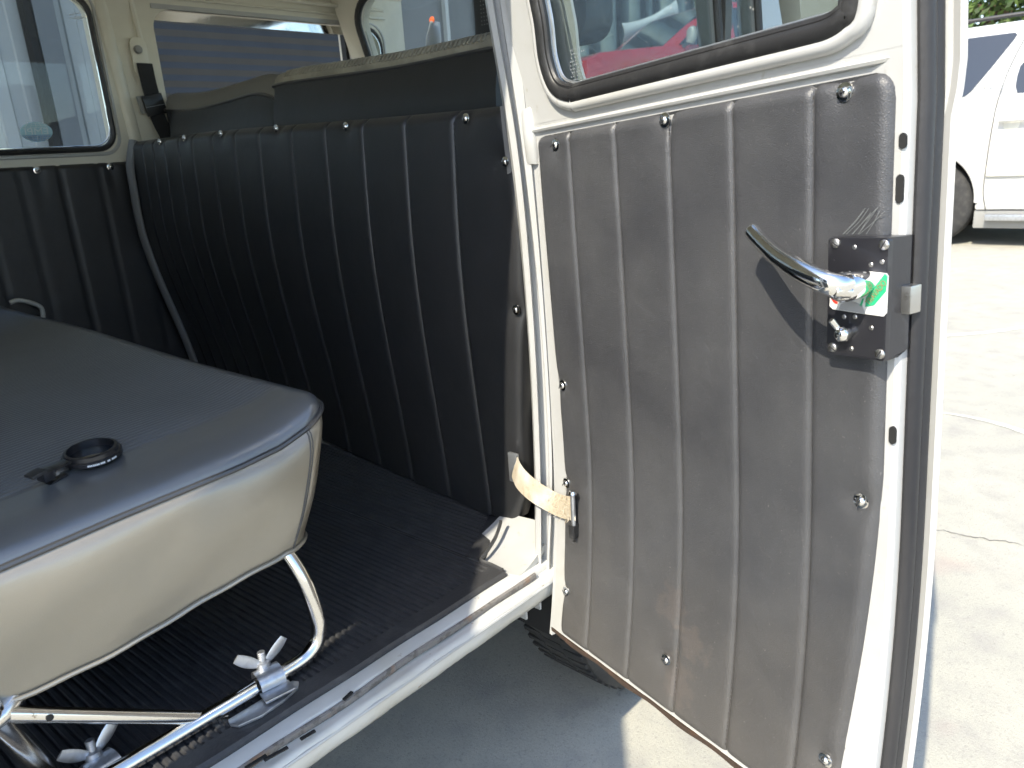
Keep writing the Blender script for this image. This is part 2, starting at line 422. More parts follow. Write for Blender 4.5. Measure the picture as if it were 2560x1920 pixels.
# one screw mesh (dome head, slot, cup washer), axis +Z, unit in metres
def screw_mesh():
    b = MB()
    b.lathe([(.0, .0012), (.0062, .0012), (.0086, .0005), (.0090, -.0012)], seg=18)
    b.lathe([(0, .0046), (.0024, .0043), (.0044, .0030), (.0052, .0010)], seg=14)
    o = b.build('screw', 'chrome'); me = o.data
    b2 = MB(); b2.box((-.0046, -.0006, .0040), (.0046, .0006, .0049)); 
    n = len(me.vertices)
    me.materials.append(MATS['car_trim'])
    bm = bmesh.new(); bm.from_mesh(me)
    vs = [bm.verts.new(v) for v in b2.V]
    for f in b2.F:
        fc = bm.faces.new([vs[i] for i in f]); fc.material_index = 1
    bm.to_mesh(me); bm.free()
    COL.objects.unlink(o); bpy.data.objects.remove(o); return me
SCREW = screw_mesh()
def screw(P, nrm, parent, s=1.0, roll=None):
    nrm = Vector(nrm).normalized(); q = nrm.to_track_quat('Z', 'Y').to_matrix().to_4x4()
    roll = random.uniform(0, 3.1) if roll is None else roll
    o = bpy.data.objects.new('screw', SCREW)
    link(o, Matrix.Translation(P) @ q @ Matrix.Rotation(roll, 4, 'Z') @ Matrix.Scale(s, 4), parent); return o

# ================================================================== SETTING
g = MB().add([(-120,-120,0),(120,-120,0),(120,120,0),(-120,120,0)], [(0,1,2,3)])
ground = g.build('ground', 'concrete', kind='structure'); ground['kind'] = 'structure'
ground.data.materials.clear(); ground.data.materials.append(MATS['concrete'])
def ground_arc(c, r, a0, a1, w, mat, name):
    n = 40; V = []
    for i in range(n+1):
        q = math.radians(a0+(a1-a0)*i/n); ww = w*(.25+.75*math.sin(math.pi*i/n))*(1+.12*math.sin(i*1.7))
        for s in (-1, 1): V.append((c[0]+(r+s*ww/2)*math.cos(q), c[1]+(r+s*ww/2)*math.sin(q), .002))
    return obj(name, V, [(2*i, 2*i+1, 2*i+3, 2*i+2) for i in range(n)], mat, ground, kind='open')
a = on(2530, 1080, 2, 0)
ground_arc((a.x-.33, a.y+.20), .42, -95, 15, .035, 'scuff', 'scuff_mark')
a = on(2480, 850, 2, 0)
ground_arc((a.x+.9, a.y+1.0), 1.2, 200, 262, .05, 'scuff', 'scuff_mark')
def crack(p0, p1, wmax, n=46):
    V = []; d = (p1-p0); s = Vector((-d.y, d.x, 0)).normalized(); off = 0
    for i in range(n+1):
        t = i/n; off += random.uniform(-1, 1)*.006; ww = wmax*(.3+random.random())*math.sin(math.pi*min(max(t, .03), .97))
        c = p0+d*t+s*off
        for k in (-1, 1): V.append((c.x+s.x*k*ww/2, c.y+s.y*k*ww/2, .0018))
    return obj('crack', V, [(2*i, 2*i+1, 2*i+3, 2*i+2) for i in range(n)], 'crack', ground, kind='open')
crack(on(2290, 1310, 2, 0), on(2600, 1365, 2, 0), .006)

# ================================================================== VAN
van = thing('van', 'white passenger van with open side door and black vinyl trim', 'van', (0, .78, 0))
FZ = .500                                   # steel floor height
# --- sill ---------------------------------------------------------
prof = [(.060,.430),(.022,.440),(.006,.458),(.0,.472),(.0,.484),(.003,.4885),(.0075,.4895),(.014,.4885),(.0205,.4895),(.0215,.4985),(.0245,.5005),(.046,.4995),(.075,.4990),(.075,.470),(.060,.430)]
xs = lin(-1.10, .03, 60)
V = []; Fc = []
for i, x in enumerate(xs):
    for j, (y, z) in enumerate(prof[:-1]):
        wob = .0006*math.sin(x*61+j)+.0004*math.sin(x*143+2*j)
        V.append((x, y+wob, z))
n = len(prof)-1
for i in range(len(xs)-1):
    for j in range(n):
        j2 = (j+1) % n; Fc.append((i*n+j, i*n+j2, (i+1)*n+j2, (i+1)*n+j))
Fc += [tuple(range(n)), tuple(range((len(xs)-1)*n, len(xs)*n))[::-1]]
obj('sill', V, Fc, 'chipped_paint', van, autos=50)
P = [(x, .0195+.0012*math.sin(x*37), .4945+.0012*math.sin(x*23+1)) for x in lin(-1.1, -.035, 50)]
MB().tube(P, lambda t: (.0052, .0034), 8).build('sill_seal', 'rusty_seal', van)
lipP = [(x, .001, .4815) for x in lin(-1.1, .02, 30)]
MB().tube(lipP, .0028, 8).build('sill_lip', 'white_paint', van)
# torn paint flakes and slots on the sill
for (px, py, s) in ((690,1885,.009),(640,1905,.008),(770,1838,.006),(870,1740,.005)):
    p = on(px, py, 2, .5012)
    MB().box((-s*1.5, -.0022, -.0004), (s*1.5, .0022, .0012), Matrix.Translation(p) @ Matrix.Rotation(random.uniform(-.3,.3), 4, 'Z')).build('slot', 'underbody', van)
# --- floor --------------------------------------------------------
MB().box((-2.1, .062, .455), (1.05, 1.53, FZ-.002)).build('floor_pan', 'chipped_paint', van)
# small jacking bracket under the sill
b = MB()
b.box((-.022, .055, .395), (-.018, .095, .452)); b.box((.012, .055, .395), (.016, .095, .452)); b.box((-.018, .088, .395), (.012, .092, .452)); b.box((-.018,.055,.428),(.012,.088,.432))
b.build('jack_bracket', 'white_paint', van)

# --- near door pillar (between the cab and the side door) ----------
ZS = (0, 400, 800, 1160, 1400)
cur = [ (-.004, (1212,1277,1317,1335,1338)), (-.012, (1217,1282,1320,1338,1341)), (-.012, (1231,1297,1333,1350,1353)),
        (.004, (1236,1301,1337,1353,1355)), (.004, (1247,1307,1350,1371,1366)), (-.004, (1250,1310,1352,1373,1368)), (-.003, (1284,1327,1361,1380,1373)),
        (.007, (1292,1332,1365,1384,1378)), (.008, (1312,1349,1384,1404,1396)), (.016, (1340,1354,1391,1410,1404)), (.050, (1340,1354,1391,1410,1404)) ]
cols = []
for x, pxs in cur:
    c = [on(p, q, 0, x) for p, q in zip(pxs, ZS)]
    top = c[0]+(c[0]-c[1])*1.75; bot = c[-1]+Vector((0,0,-.03))
    c = spline([bot]+c[::-1]+[top], 7); cols.append(c)
inner = [Vector((.07, p.y-.03 if False else p.y, p.z)) for p in cols[0]]
cols = [inner]+cols
nz = len(cols[0]); V = [p for c in cols for p in c]; m = len(cols)
Fc = [(i*nz+k, (i+1)*nz+k, (i+1)*nz+k+1, i*nz+k+1) for i in range(m) for k in range(nz-1) if i < m-1]
Fc += [((m-1)*nz+k, k, k+1, (m-1)*nz+k+1) for k in range(nz-1)]
obj('door_pillar', V, Fc, 'white_paint', van, autos=28)
# welded hinge boss on the pillar
hb = on(1328, 345, 0, .0)
MB().tube([hb+Vector((0,0,-.032)), hb+Vector((0,-.001,-.02)), hb, hb+Vector((0,.002,.03)), hb+Vector((0,.003,.036))], lambda t: (.010*(.35+.65*math.sin(math.pi*min(.95,max(.05,t)))), .010), 12).build('hinge_boss', 'white_paint', van)
# floor flare: painted steel curving up from the floor into the pillar and bulkhead
def flare(u, v):
    y = .030+u*.13; z = FZ-.0015+.050*v*v*(1.0-.5*u); x = -.075+v*(.105+.02*u)
    return Vector((x, y, z))
V, Fc = sheet(flare, lin(0,1,10), lin(0,1,12), (0,0,-.012)); obj('floor_flare', V, Fc, 'white_paint', van)

# --- bulkhead panel behind the front seats -------------------------
SEAMY = [.184,.298,.412,.526,.643,.767,.872,.975,1.077,1.153,1.235,1.306,1.37]
def pleat_h(t, a=1.0):      # cushion profile between two seams
    q = abs(2*t-1); return a*(1-q**16)
def bulk_x(y, z):
    s = sstep(1.02, .52, z); bow = -.012*math.sin(math.pi*min(1,max(0,(z-.5)/.69)))
    return .025+.045*y+(.008+.045*y)*s+bow
BSC = [(402,354),(463,345),(555,334),(694,321),(869,316),(1170,296),(1273,404),(1305,770)]
nrmB = Vector((1,-.045,0)).normalized()
def onB(px, py):
    d = ray(px, py); k = (.025*nrmB.x-CAM.dot(nrmB))/d.dot(nrmB); return CAM+d*k
BSP = [onB(*p) for p in BSC]
def bulk(u, v):
    # u 0..1 near->far, v 0..1 bottom->top
    e0 = lerp_list((0,.08,.25,.55,.75,.93,1), (.118,.092,.086,.058,.050,.066,.080), v)
    y = e0+(.150-e0)*u if u <= 1 else u-1
    y = min(y, 1.435)
    z0 = .512+.02*sstep(.12,.0,y-.08); z1 = 1.166+.024*sstep(0,1.2,y)
    z = z0+(z1-z0)*v
    x = bulk_x(y, z)
    ys = [e0-.02]+SEAMY+[1.46]
    for a_, b_ in zip(ys, ys[1:]):
        if a_ <= y <= b_:
            x -= .0052*pleat_h((y-a_)/(b_-a_)); break
    for p in BSP:
        d2 = ((y-p.y)**2+(z-p.z)**2); x += .006*math.exp(-d2/.00012)+.0035*math.exp(-d2/.0008)
    x += .0006*math.sin(z*13+y*9)*math.sin(y*21)
    # rolled top and side edges
    t = (1-v)*.67
    if t < .016: x += .016*(1-t/.016)**2
    t = max(0, y-e0)
    if t < .012: x += .010*(1-t/.012)**2
    return Vector((x, y, z))
us = [0,.04,.1,.2,.35,.55,.8,1]+sorted(set([round(1+k,5) for k in lin(.156,1.435,110)]+[round(1+y_+d_,5) for y_ in SEAMY for d_ in (-.012,-.008,-.0055,-.0035,-.002,-.0008,0,.0008,.002,.0035,.0055,.008,.012)]))
vs = [0,.004]+lin(.012,.97,60)+[.977,.983,.988,.992,.996,1]
V, Fc = sheet(bulk, us, vs, lambda p: Vector((max(p[0]+.02, .05+.045*p[1]), p[1], p[2])))
bulkhead = obj('bulkhead_panel', V, Fc, 'vinyl_black', van, autos=60); bulkhead['label'] = 'pleated black vinyl panel behind the front seats'
for p in BSP: screw(Vector((bulk_x(p.y,p.z)-.0045, p.y, p.z)), (-1,.05,.05), bulkhead, .82)
# stitching along bulkhead seams
st = MB()
for ys in SEAMY[:8]:
    z = .54
    while z < 1.15:
        x = bulk_x(ys, z)+.0002; st.box((x-.0012, ys-.0007, z), (x+.0004, ys+.0007, z+.0042)); z += .0075
st.build('seam_stitching', 'vinyl_black', bulkhead, smooth=False, kind='stuff')
# grey fabric strip on the near edge, and light edge binding on the far edge
V, Fc = sheet(lambda u, v: Vector((.024-.003*u, .052+.022*u+.008*v, 1.05+.115*v)), lin(0,1,4), lin(0,1,20), (.012,0,0))
obj('edge_fabric', V, Fc, 'grey_trim', van)
P = [bulk(2.435,v)+Vector((-.006,.014,.004)) for v in lin(1.0,.02,12)]
MB().tube(spline(P, 4), lambda t: (.0085,.017), 10, up=(1,0,0)).build('edge_binding', 'grey_trim', van)

# --- far side wall --------------------------------------------------
YW = 1.52
far_holes = [rrect(-.86, 1.178, .078, 1.545, .045), rrect(.236, 1.17, .868, 1.528, (.03,.02,.02,.05)), rrect(.892, 1.17, 1.005, 1.528, (.03,.06,.06,.02)), rrect(-1.95,1.178,-.98,1.545,.045)]
V, Fc = plate([(-2.15,.40),(1.10,.40),(1.10,1.62),(-2.15,1.62)], far_holes, lambda a,b,d: Vector((a, YW+d+.10*max(0,b-1.5)*-1, b)), .05)
obj('side_wall', V, Fc, 'cream_paint', van, autos=30)
# pillar ridges beside the far window
for (x0, x1, top) in ((.118,.150,.006),(.205,.222,.008)):
    b = MB(); b.tube([Vector((x0+(x1-x0)*.5-.03*t, YW-.001, 1.15+.45*t)) for t in lin(0,1,6)], lambda t: ((x1-x0)*.5, top), 8, up=(1,0,0)); b.build('pillar_ridge', 'cream_paint', van)
# window rubbers and panes
def far_window(loop, name, seal_r, glassmat, seal=True):
    P = ring_loop(loop, lambda a,b,d: (a, YW+.002, b), 0)
    wdw = None
    if seal:
        wdw = MB().tube(P, lambda t: (seal_r, seal_r*1.0), 8, cap=False).build(name+'_rubber', 'rubber', van)
        P2 = [Vector((p.x, YW+.002, p.z)) for p in P]
        cxm = sum(p.x for p in P2)/len(P2); czm = sum(p.z for p in P2)/len(P2)
        P2 = [Vector((p.x+(.009 if p.x < cxm else -.009), YW-.003, p.z+(.009 if p.z < czm else -.009))) for p in P2]
        MB().tube(P2, .0016, 6, cap=False).build('bright_trim', 'chrome', wdw)
        P3 = [Vector((p.x+(-.012 if p.x < cxm else .012), YW-.001, p.z+(-.012 if p.z < czm else .012))) for p in P]
        MB().tube(P3, .0045, 6, cap=False).build('window_flange', 'white_paint', wdw)
    V, Fc = plate(loop, [], lambda a,b,d: Vector((a, YW+.018+d, b)), .004)
    return obj(name+'_pane', V, Fc, glassmat, wdw or van, smooth=False), wdw
pane, lw = far_window(rrect(-.86,1.178,.078,1.545,.045), 'window', .0075, 'glass')
far_window(rrect(-1.95,1.178,-.98,1.545,.045), 'window', .0075, 'glass')
far_window(rrect(.236,.86,.868,1.195,(.03,.02,.02,.02)), 'cab_window', .006, 'glass', False)   # wound down
far_window(rrect(.892,1.17,1.005,1.528,(.03,.06,.06,.02)), 'vent_window', .006, 'glass')
# oval sticker on the window, read from behind
c = on(91, 330, 1, YW+.016); rx, rz = .0365, .0235
def oval(k, lo=-1, hi=1, n=40):
    out = []
    for i in range(n):
        q = 2*math.pi*i/n; out.append((rx*k*math.cos(q), rz*k*math.sin(q)))
    return out
tilt = math.radians(4)
def st3(off):
    def f(a, b, d): return Vector((c.x+a*math.cos(tilt)+b*math.sin(tilt), YW+.0155-off-d, c.z-a*math.sin(tilt)*0+b*math.cos(tilt)))
    return f
V, Fc = plate(oval(1), [], st3(0), .0006); stk = obj('oval_sticker', V, Fc, 'ink_pale', lw, smooth=False)
stk['label'] = 'pale blue oval sticker on the far window'
def half(loop, zc, below): return [(a, min(b, zc) if below else max(b, zc)) for a, b in loop]
V, Fc = plate([(a,b) for a,b in oval(.95) if b < -.006], [], st3(.0009), .0004); obj('sticker_field', V, Fc, 'ink_blue', lw, smooth=False)
glyphs('EMPI', .0215, lambda a,b,d: st3(.0016)(a*1.28, b+.0005, d), 'ink_white', 'sticker_lettering', lw, mirror=True)
gl = MB()
for k in (-.7,-.35,0,.35,.7):
    for s in (1,-1):
        P = [Vector(st3(.0016)(k*rx*math.sin(math.pi*.5*t)*1.0 if False else k*rx*(1-.35*t), s*(.0085+t*.0135), 0)) for t in lin(0,1,6)]
        gl.tube([p for p in P if True], .0005, 5)
for s in (1,-1):
    for h in (.009,.0135,.018):
        wv = rx*.93*math.sqrt(max(.02,1-(h/rz)**2)); gl.tube([Vector(st3(.0016)(x_, s*(h+.0012*math.cos(x_/wv*1.5)), 0)) for x_ in lin(-wv,wv,9)], .0005, 5)
gl.build('sticker_globe_lines', 'ink_white', lw)
b = MB()
for r_, (x0, x1) in enumerate(((.012,.024),(0,.010),(.013,.034),(.0,.030))):
    zz = 1.503-.004*r_; k = x0
    while k < x1: b.box((.036+k, YW+.0145, zz), (.0375+k, YW+.0155, zz+.0024)); k += .0026
b.build('glass_etching', 'print_white', lw, smooth=False)
# sliding track and bright strips above the cab window
MB().box((.236, YW-.006, 1.528), (.870, YW+.002, 1.540)).build('window_track', 'white_paint', van)
MB().box((.240, YW+.004, 1.500), (.866, YW+.014, 1.524)).build('window_channel', 'chrome', van)
MB().box((.868, YW-.012, 1.17), (.892, YW+.03, 1.53)).build('window_divider', 'white_paint', van)
MB().box((.858, YW+.002, 1.17), (.868, YW+.026, 1.53)).build('window_channel', 'rubber', van)
# far vinyl trim panel
TS = [.017-.0905*k for k in range(12)]
TSC = [on(94,426,1,YW-.008), on(277,417,1,YW-.008)]
def ftrim(u, v):
    x = -1.02+u*1.31; z = .512+v*.632
    y = YW-.004
    ys = sorted([-1.1]+TS+[.1075,.198,.30])
    for a_, b_ in zip(ys, ys[1:]):
        if a_ <= x <= b_: y -= .0045*pleat_h((x-a_)/(b_-a_)); break
    for p in TSC:
        d2 = (x-p.x)**2+(z-p.z)**2; y += .005*math.exp(-d2/.00012)
    t = (1-v)*.632
    if t < .012: y += .008*(1-t/.012)**2
    return Vector((x, y, z))
V, Fc = sheet(ftrim, lin(0,1,170), lin(0,.97,12)+[.98,.985,.99,.995,1], (0,.012,0))
ft = obj('side_trim_panel', V, Fc, 'vinyl_black', van, autos=60)
for p in TSC: screw(Vector((p.x, YW-.0075, p.z)), (0,-1,0), ft, 1.0)
# --- seat belt on the far pillar
bp = [on(343,100,1,YW-.012), on(355,170,1,YW-.012)]
belt_o = thing('seat_belt', 'black seat belt hanging from the far door pillar with cream anchor', 'seat belt', (bp[1].x, YW-.02, 1.2))
ctr = on(348,140,1,YW-.008)
def anc(a,b,d): return Vector((ctr.x+a, YW-.006-d, ctr.z+b))
V, Fc = plate(rrect(-.021,-.052,.022,.046,.019), [], anc, .007); obj('anchor_plate', V, Fc, 'cream_paint', belt_o, bevel=.002)
q = on(344,124,1,YW-.014)
MB().lathe([(.0,.012),(.009,.011),(.0105,.008),(.0105,0)], Matrix.Translation((q.x,YW-.012,q.z)) @ Matrix.Rotation(math.pi/2,4,'X'), 16).build('anchor_bolt', 'plastic_grey', belt_o)
Pb = [on(361,158,1,YW-.018), on(370,200,1,YW-.021), on(383,250,1,YW-.026), on(398,300,1,YW-.034), on(418,340,1,YW-.05), on(432,372,1,YW-.06), on(450,420,1,YW-.07)]
MB().tube(spline(Pb,5), lambda t: (.0014, .021), 8, up=(0,-1,0)).build('webbing', 'webbing', belt_o)
q = on(386,262,1,YW-.031)
MB().box((-.027,-.006,-.026),(.027,.006,.026), Matrix.Translation(q) @ Matrix.Rotation(-.18,4,'Y')).build('belt_adjuster','plastic_black',belt_o, bevel=.002)
MB().box((-.026,-.0085,-.0035),(.026,-.006,-.0025), Matrix.Translation(q) @ Matrix.Rotation(-.18,4,'Y')).build('adjuster_bar','zinc',belt_o)
q2 = on(356,262,1,YW-.018)
MB().box((-.010,-.006,-.022),(.010,.004,.022), Matrix.Translation(q2) @ Matrix.Rotation(-.12,4,'Y')).build('belt_guide','plastic_grey',belt_o, bevel=.002)

# --- roof, far header, right side rail, rear and front shell --------
def roofz(y): return 1.60+.17*math.sin(math.pi*min(1,max(0,(y-.02)/1.5)))**.45
V, Fc = sheet(lambda u, v: Vector((-2.15+3.25*u, .03+1.49*v, roofz(.03+1.49*v))), lin(0,1,6), lin(0,1,30), (0,0,.03))
obj('roof', V, Fc, 'cream_paint', van)
MB().box((-2.15, -.028, 1.60), (1.10, .055, 1.645)).build('rain_gutter', 'white_paint', van)  # unseen; set low and far out to shade the door opening
MB().box((-2.15, .040, 1.575), (1.00, .085, 1.64)).build('door_header', 'white_paint', van)
MB().tube([(x, YW-.03, 1.578) for x in lin(.1,1.0,8)], .006, 8).build('header_bead', 'cream_paint', van)
MB().tube([(x, YW-.012, 1.556) for x in lin(.2,1.02,8)], .004, 6).build('header_bead', 'cream_paint', van)
# right rear quarter with window, rear wall with window
V, Fc = plate([(-2.15,.42),(-1.07,.42),(-1.07,1.62),(-2.15,1.62)], [rrect(-1.99,1.19,-1.24,1.52,.05)], lambda a,b,d: Vector((a, .02+d+.10*max(0,b-1.15), b)), .05)
obj('rear_quarter', V, Fc, 'white_paint', van, autos=30)
V, Fc = plate(rrect(-1.99,1.19,-1.24,1.52,.05), [], lambda a,b,d: Vector((a, .045+d+.10*max(0,b-1.15), b)), .004); obj('quarter_pane', V, Fc, 'tint_glass', van, smooth=False)
V, Fc = plate([(.03,.42),(1.56,.42),(1.56,1.72),(.03,1.72)], [rrect(.30,1.15,1.30,1.55,.06)], lambda a,b,d: Vector((-2.15-d, a, b)), .05)
obj('tailgate', V, Fc, 'white_paint', van, autos=30)
V, Fc = plate(rrect(.30,1.15,1.30,1.55,.06), [], lambda a,b,d: Vector((-2.17-d, a, b)), .004); obj('tailgate_pane', V, Fc, 'glass', van, smooth=False)

# --- cab: near cab door (closed) seen through the open door's glass ---
def cab3(a,b,d): return Vector((a, .012+d+.10*max(0,b-1.12), b))
ca = [rrect(.085,1.165,.540,1.60,(.035,.01,.01,.03)), rrect(.568,1.165,.700,1.60,(.01,.02,.03,.01))]
V, Fc = plate([(.055,.40),(.99,.40),(.99,1.10),(.86,1.19),(.80,1.30),(.70,1.66),(.055,1.66)], ca, cab3, .045)
obj('cab_door', V, Fc, 'white_paint', van, autos=30)
for lp in ca:
    P = [cab3(a,b,.004) for a,b in lp]; P.append(P[0])
    r_ = MB().tube(P, .0075, 8, cap=False).build('cab_window_rubber', 'rubber', van)
    V, Fc = plate(lp, [], lambda a,b,d: cab3(a,b,.018+d), .004); obj('cab_pane', V, Fc, 'glass', r_, smooth=False)
MB().box((.543,.022,1.16),(.565,.05,1.62)).build('vent_divider','rubber',van)
# windscreen frame and pane at the front, dashboard, nose
def ws3(a,b,d): return Vector((1.12-.30*(b-1.12)+d-.16*((a-.76)/.72)**2, a, b))
whole = rrect(.10,1.17,1.44,1.60,.10)
V, Fc = plate([(.035,1.02),(1.50,1.02),(1.50,1.66),(.035,1.66)], [whole], ws3, .04)
obj('windscreen_frame', V, Fc, 'cream_paint', van, autos=30)
P = [ws3(a,b,-.004) for a,b in whole]; P.append(P[0])
wr = MB().tube(P, .011, 8, cap=False).build('windscreen_rubber', 'rubber', van)
us = lin(.10,1.44,14); vs = lin(1.17,1.60,3)
V, Fc = sheet(lambda u,v: ws3(u,v,.016), us, vs, (.005,0,0)); obj('windscreen_pane', V, Fc, 'glass', wr)
b = MB().box((.80,.06,.96),(1.06,1.50,1.13)); b.build('dashboard','vinyl_black',van,bevel=.03)
V, Fc = sheet(lambda u,v: Vector((1.13+.06*math.sin(math.pi*v)-.20*abs(2*u-1)**6, .02+1.50*u, .30+.74*v)), lin(0,1,24), lin(0,1,10), (-.05,0,0)); obj('nose_panel', V, Fc, 'white_paint', van)
# steering wheel
swM = Matrix.Translation((.72,1.12,1.22)) @ Matrix.Rotation(math.radians(-28),4,'Y')
b = MB(); b.tube([swM @ Vector((.20*math.cos(q),.20*math.sin(q),0)) for q in lin(0,2*math.pi,40)], .012, 8, cap=False)
sw = b.build('steering_wheel','steering',van)
b = MB()
for q in (0,2.1,4.2): b.tube([swM @ Vector((.19*math.cos(q),.19*math.sin(q),0)), swM @ Vector((0,0,-.03))], (.010), 6)
b.tube([swM @ Vector((0,0,.01)), swM @ Vector((0,0,-.30))], .022, 10); b.build('steering_column','steering',sw)
# door mirror with amber reflector seen through the windscreen
mp = on(1085, 92, 0, 1.24)
mm = Matrix.Translation(mp) @ Matrix.Rotation(.25,4,'X')
side_m = MB().tube([mm @ Vector((0,0,z)) for z in lin(-.075,.05,10)], lambda t: (.022, .008+.024*math.sin(math.pi*min(1,t*.95+.05))), 12, up=(1,0,0)).build('side_mirror','mirror_grey',van)
MB().lathe([(0,.005),(.011,.0035),(.013,0)], mm @ Matrix.Translation((-.012,.003,.052)) @ Matrix.Rotation(-math.pi/2,4,'Y'),16).build('reflector','orange_lens',side_m)
MB().tube([mm @ Vector((0,0,-.07)), mm @ Vector((.01,-.02,-.16))], .006, 8).build('mirror_arm','chrome',side_m)
# front wheel
wc = Vector((.455,.075,.315))
wM = Matrix.Translation(wc) @ Matrix.Rotation(-math.pi/2,4,'X')
tprof = [(.195,.0),(.215,-.012),(.265,-.016),(.295,-.004),(.312,.012),(.316,.05),(.316,.12),(.31,.158),(.285,.172),(.22,.17),(.19,.16)]
wheel = MB().lathe(tprof, wM, 56).build('front_wheel','tyre',van)
b = MB()
for k in range(70):
    q = 2*math.pi*k/70
    for h0 in (.018,.066,.112): b.box((-.0065,h0,.312),(.0045,h0+.042,.3174), Matrix.Translation(wc) @ Matrix.Rotation(q+h0*.6,4,'Y'))
b.build('tread','tyre',wheel,smooth=False)
MB().lathe([(0,-.0),(.06,.0),(.10,.03),(.16,.04),(.197,.005),(.20,.03)], wM, 40).build('rim','wheel_silver',wheel)
V, Fc = sheet(lambda u,v: Vector((.455-.40*math.cos(math.pi*u), .06+.26*v, .315+.40*math.sin(math.pi*u))), lin(0,1,20), lin(0,1,3), (0,0,.02)); obj('wheel_arch', V, Fc, 'underbody', van)
MB().box((-2.0,.25,.30),(1.0,1.3,.452)).build('underbody','underbody',van)

# ================================================================== OPEN SIDE DOOR (local: u along door, y outward, v up)
E1 = Vector((-.2590,-.9643,.0540)).normalized(); E3 = Vector((0,0,1)); E3 = (E3-E1*E3.dot(E1)).normalized(); E2 = E3.cross(E1)
DO = Vector((0,0,.42))
DM = Matrix.Identity(4)
for r in range(3): DM[r][0], DM[r][1], DM[r][2], DM[r][3] = E1[r], E2[r], E3[r], DO[r]
DMI = DM.inverted()
def bend(v):
    d = 0.0
    if v < .34: d -= .032*((.34-v)/.34)**2
    if v > .68: d -= .085*(v-.68)+.10*max(0, v-.80)**1.5
    return d
def dloc(px, py, off=0.0):
    """door-local point where the survey ray meets the (bent) inner face, moved off towards the viewer"""
    o = DMI @ CAM; d = (DMI.to_3x3() @ ray(px, py)); y = -off
    for _ in range(6):
        k = (y-o.y)/d.y; p = o+d*k; y = -off+bend(p.z)
    return p
def D3(a, b, d): return Vector((a, d+bend(b), b))
# window opening outline (door local u,v) from the traced corners
wl_pts = [dloc(*p) for p in ((1352,60),(1362,145),(1381,210),(1406,241),(1440,252))]
wr_pts = [dloc(*p) for p in ((2030,108),(2085,92),(2125,66),(2155,25))]
u0 = wl_pts[0].x; 
win = [(wl_pts[-1].x, wl_pts[-1].z)]
bot = [(wl_pts[-1].x,.732),(.2,.732),(.3,.732),(.4,.732),(wr_pts[0].x,.732)]
win = bot+[(p.x, p.z) for p in wr_pts[1:]]+[(wr_pts[-1].x+.008,.80),(wr_pts[-1].x+.010,.86),(wr_pts[-1].x+.004,1.05),(wr_pts[-1].x-.02,1.12),(wr_pts[-1].x-.06,1.145),(.16,1.145),(.11,1.12),(wl_pts[0].x-.012,1.05),(wl_pts[0].x-.002,.86)]+[(p.x, p.z) for p in wl_pts[:-1]]
cl = [Vector((a,b,0)) for a,b in win]; cl = spline(cl+[cl[0]], 4)[:-1]; win = [(p.x,p.y) for p in cl]
# shell: inner face + edge face + outer skin, as horizontal rings up the door
outer = [(.022,-.003)]+[(u,-.003) for u in lin(.1,.45,5)]+[(.515,-.003)]+[(.524,v) for v in lin(.03,1.18,40)]+[(.50,1.205),(.06,1.205)]+[(.022,v) for v in lin(1.18,.03,30)]
outer_up = [(.022,.715),(.524,.715)]+[(.524,v) for v in lin(.76,1.18,14)]+[(.50,1.205),(.06,1.205)]+[(.022,v) for v in lin(1.18,.76,14)]
V, Fc = plate(outer_up, [win], D3, .018)
V2, F2 = sheet(lambda u,v: D3(u,v,0), lin(.022,.524,12), lin(-.003,.7155,40), lambda p: Vector((p[0],p[1]+.018,p[2])))
k_ = len(V); V = V+V2; Fc = Fc+[tuple(i+k_ for i in f) for f in F2]
door = obj('side_door', V, Fc, 'white_paint', van, DM, autos=30); door['label'] = 'open white side door with black pleated trim'
def skin_u(v): return .537+.006*sstep(.66,.70,v)
# free edge: jamb, step, outer lip
prof = [(.524,.0),(.5275,.004),(.5285,.012),(.5285,.044),(.536,.046),(.5425,.0435),(.546,.047),(.543,.053),(.40,.056),(.40,.050),(.515,.046),(.515,.002)]
vs = lin(-.02,1.2,60); V = []; n = len(prof)
for v in vs:
    for (u, y) in prof:
        uu = u+(skin_u(v)-.543 if u > .535 else 0); V.append(D3(uu, v, y))
Fc = [(i*n+j, i*n+(j+1)%n, (i+1)*n+(j+1)%n, (i+1)*n+j) for i in range(len(vs)-1) for j in range(n)]+[tuple(range(n)),tuple(range((len(vs)-1)*n,len(vs)*n))[::-1]]
obj('door_edge', V, Fc, 'white_paint', door, DM, autos=30)
V, Fc = plate(outer_up, [win], lambda a,b,d: D3(.02+(a-.02)*1.012, b, .050+d), .004)
V2, F2 = sheet(lambda u,v: D3(u,v,.05), lin(.022,.530,12), lin(-.003,.7155,40), lambda p: Vector((p[0],p[1]+.004,p[2])))
k_ = len(V); V = V+V2; Fc = Fc+[tuple(i+k_ for i in f) for f in F2]
obj('outer_skin', V, Fc, 'white_paint', door, DM, autos=30)
for nm, (ua, ub) in (('hinge_edge',(.016,.022)),): MB().add(*sheet(lambda u,v: D3(ua+(ub-ua)*0, v, .05*u), lin(0,1,3), lin(-.015,1.2,30), (.006,0,0))).build(nm,'white_paint',door,DM)
MB().add(*sheet(lambda u,v: D3(u, -.010+.0015*math.sin(u*60), .05*v), lin(.02,.53,60), lin(0,1,3), (0,0,.006))).build('bottom_edge','rust',door,DM)
# door rubber on the edge face (two lips)
P = [D3(.5315, v, .018) for v in lin(-.02,1.2,50)]
MB().tube(P, lambda t: (.0085,.0062), 10, up=(0,1,0)).build('door_rubber','door_rubber',door,DM)
P = [D3(.5305, v, .034) for v in lin(-.02,1.2,50)]
MB().tube(P, lambda t: (.0075,.0045), 8, up=(0,1,0)).build('door_rubber','door_rubber',door,DM)
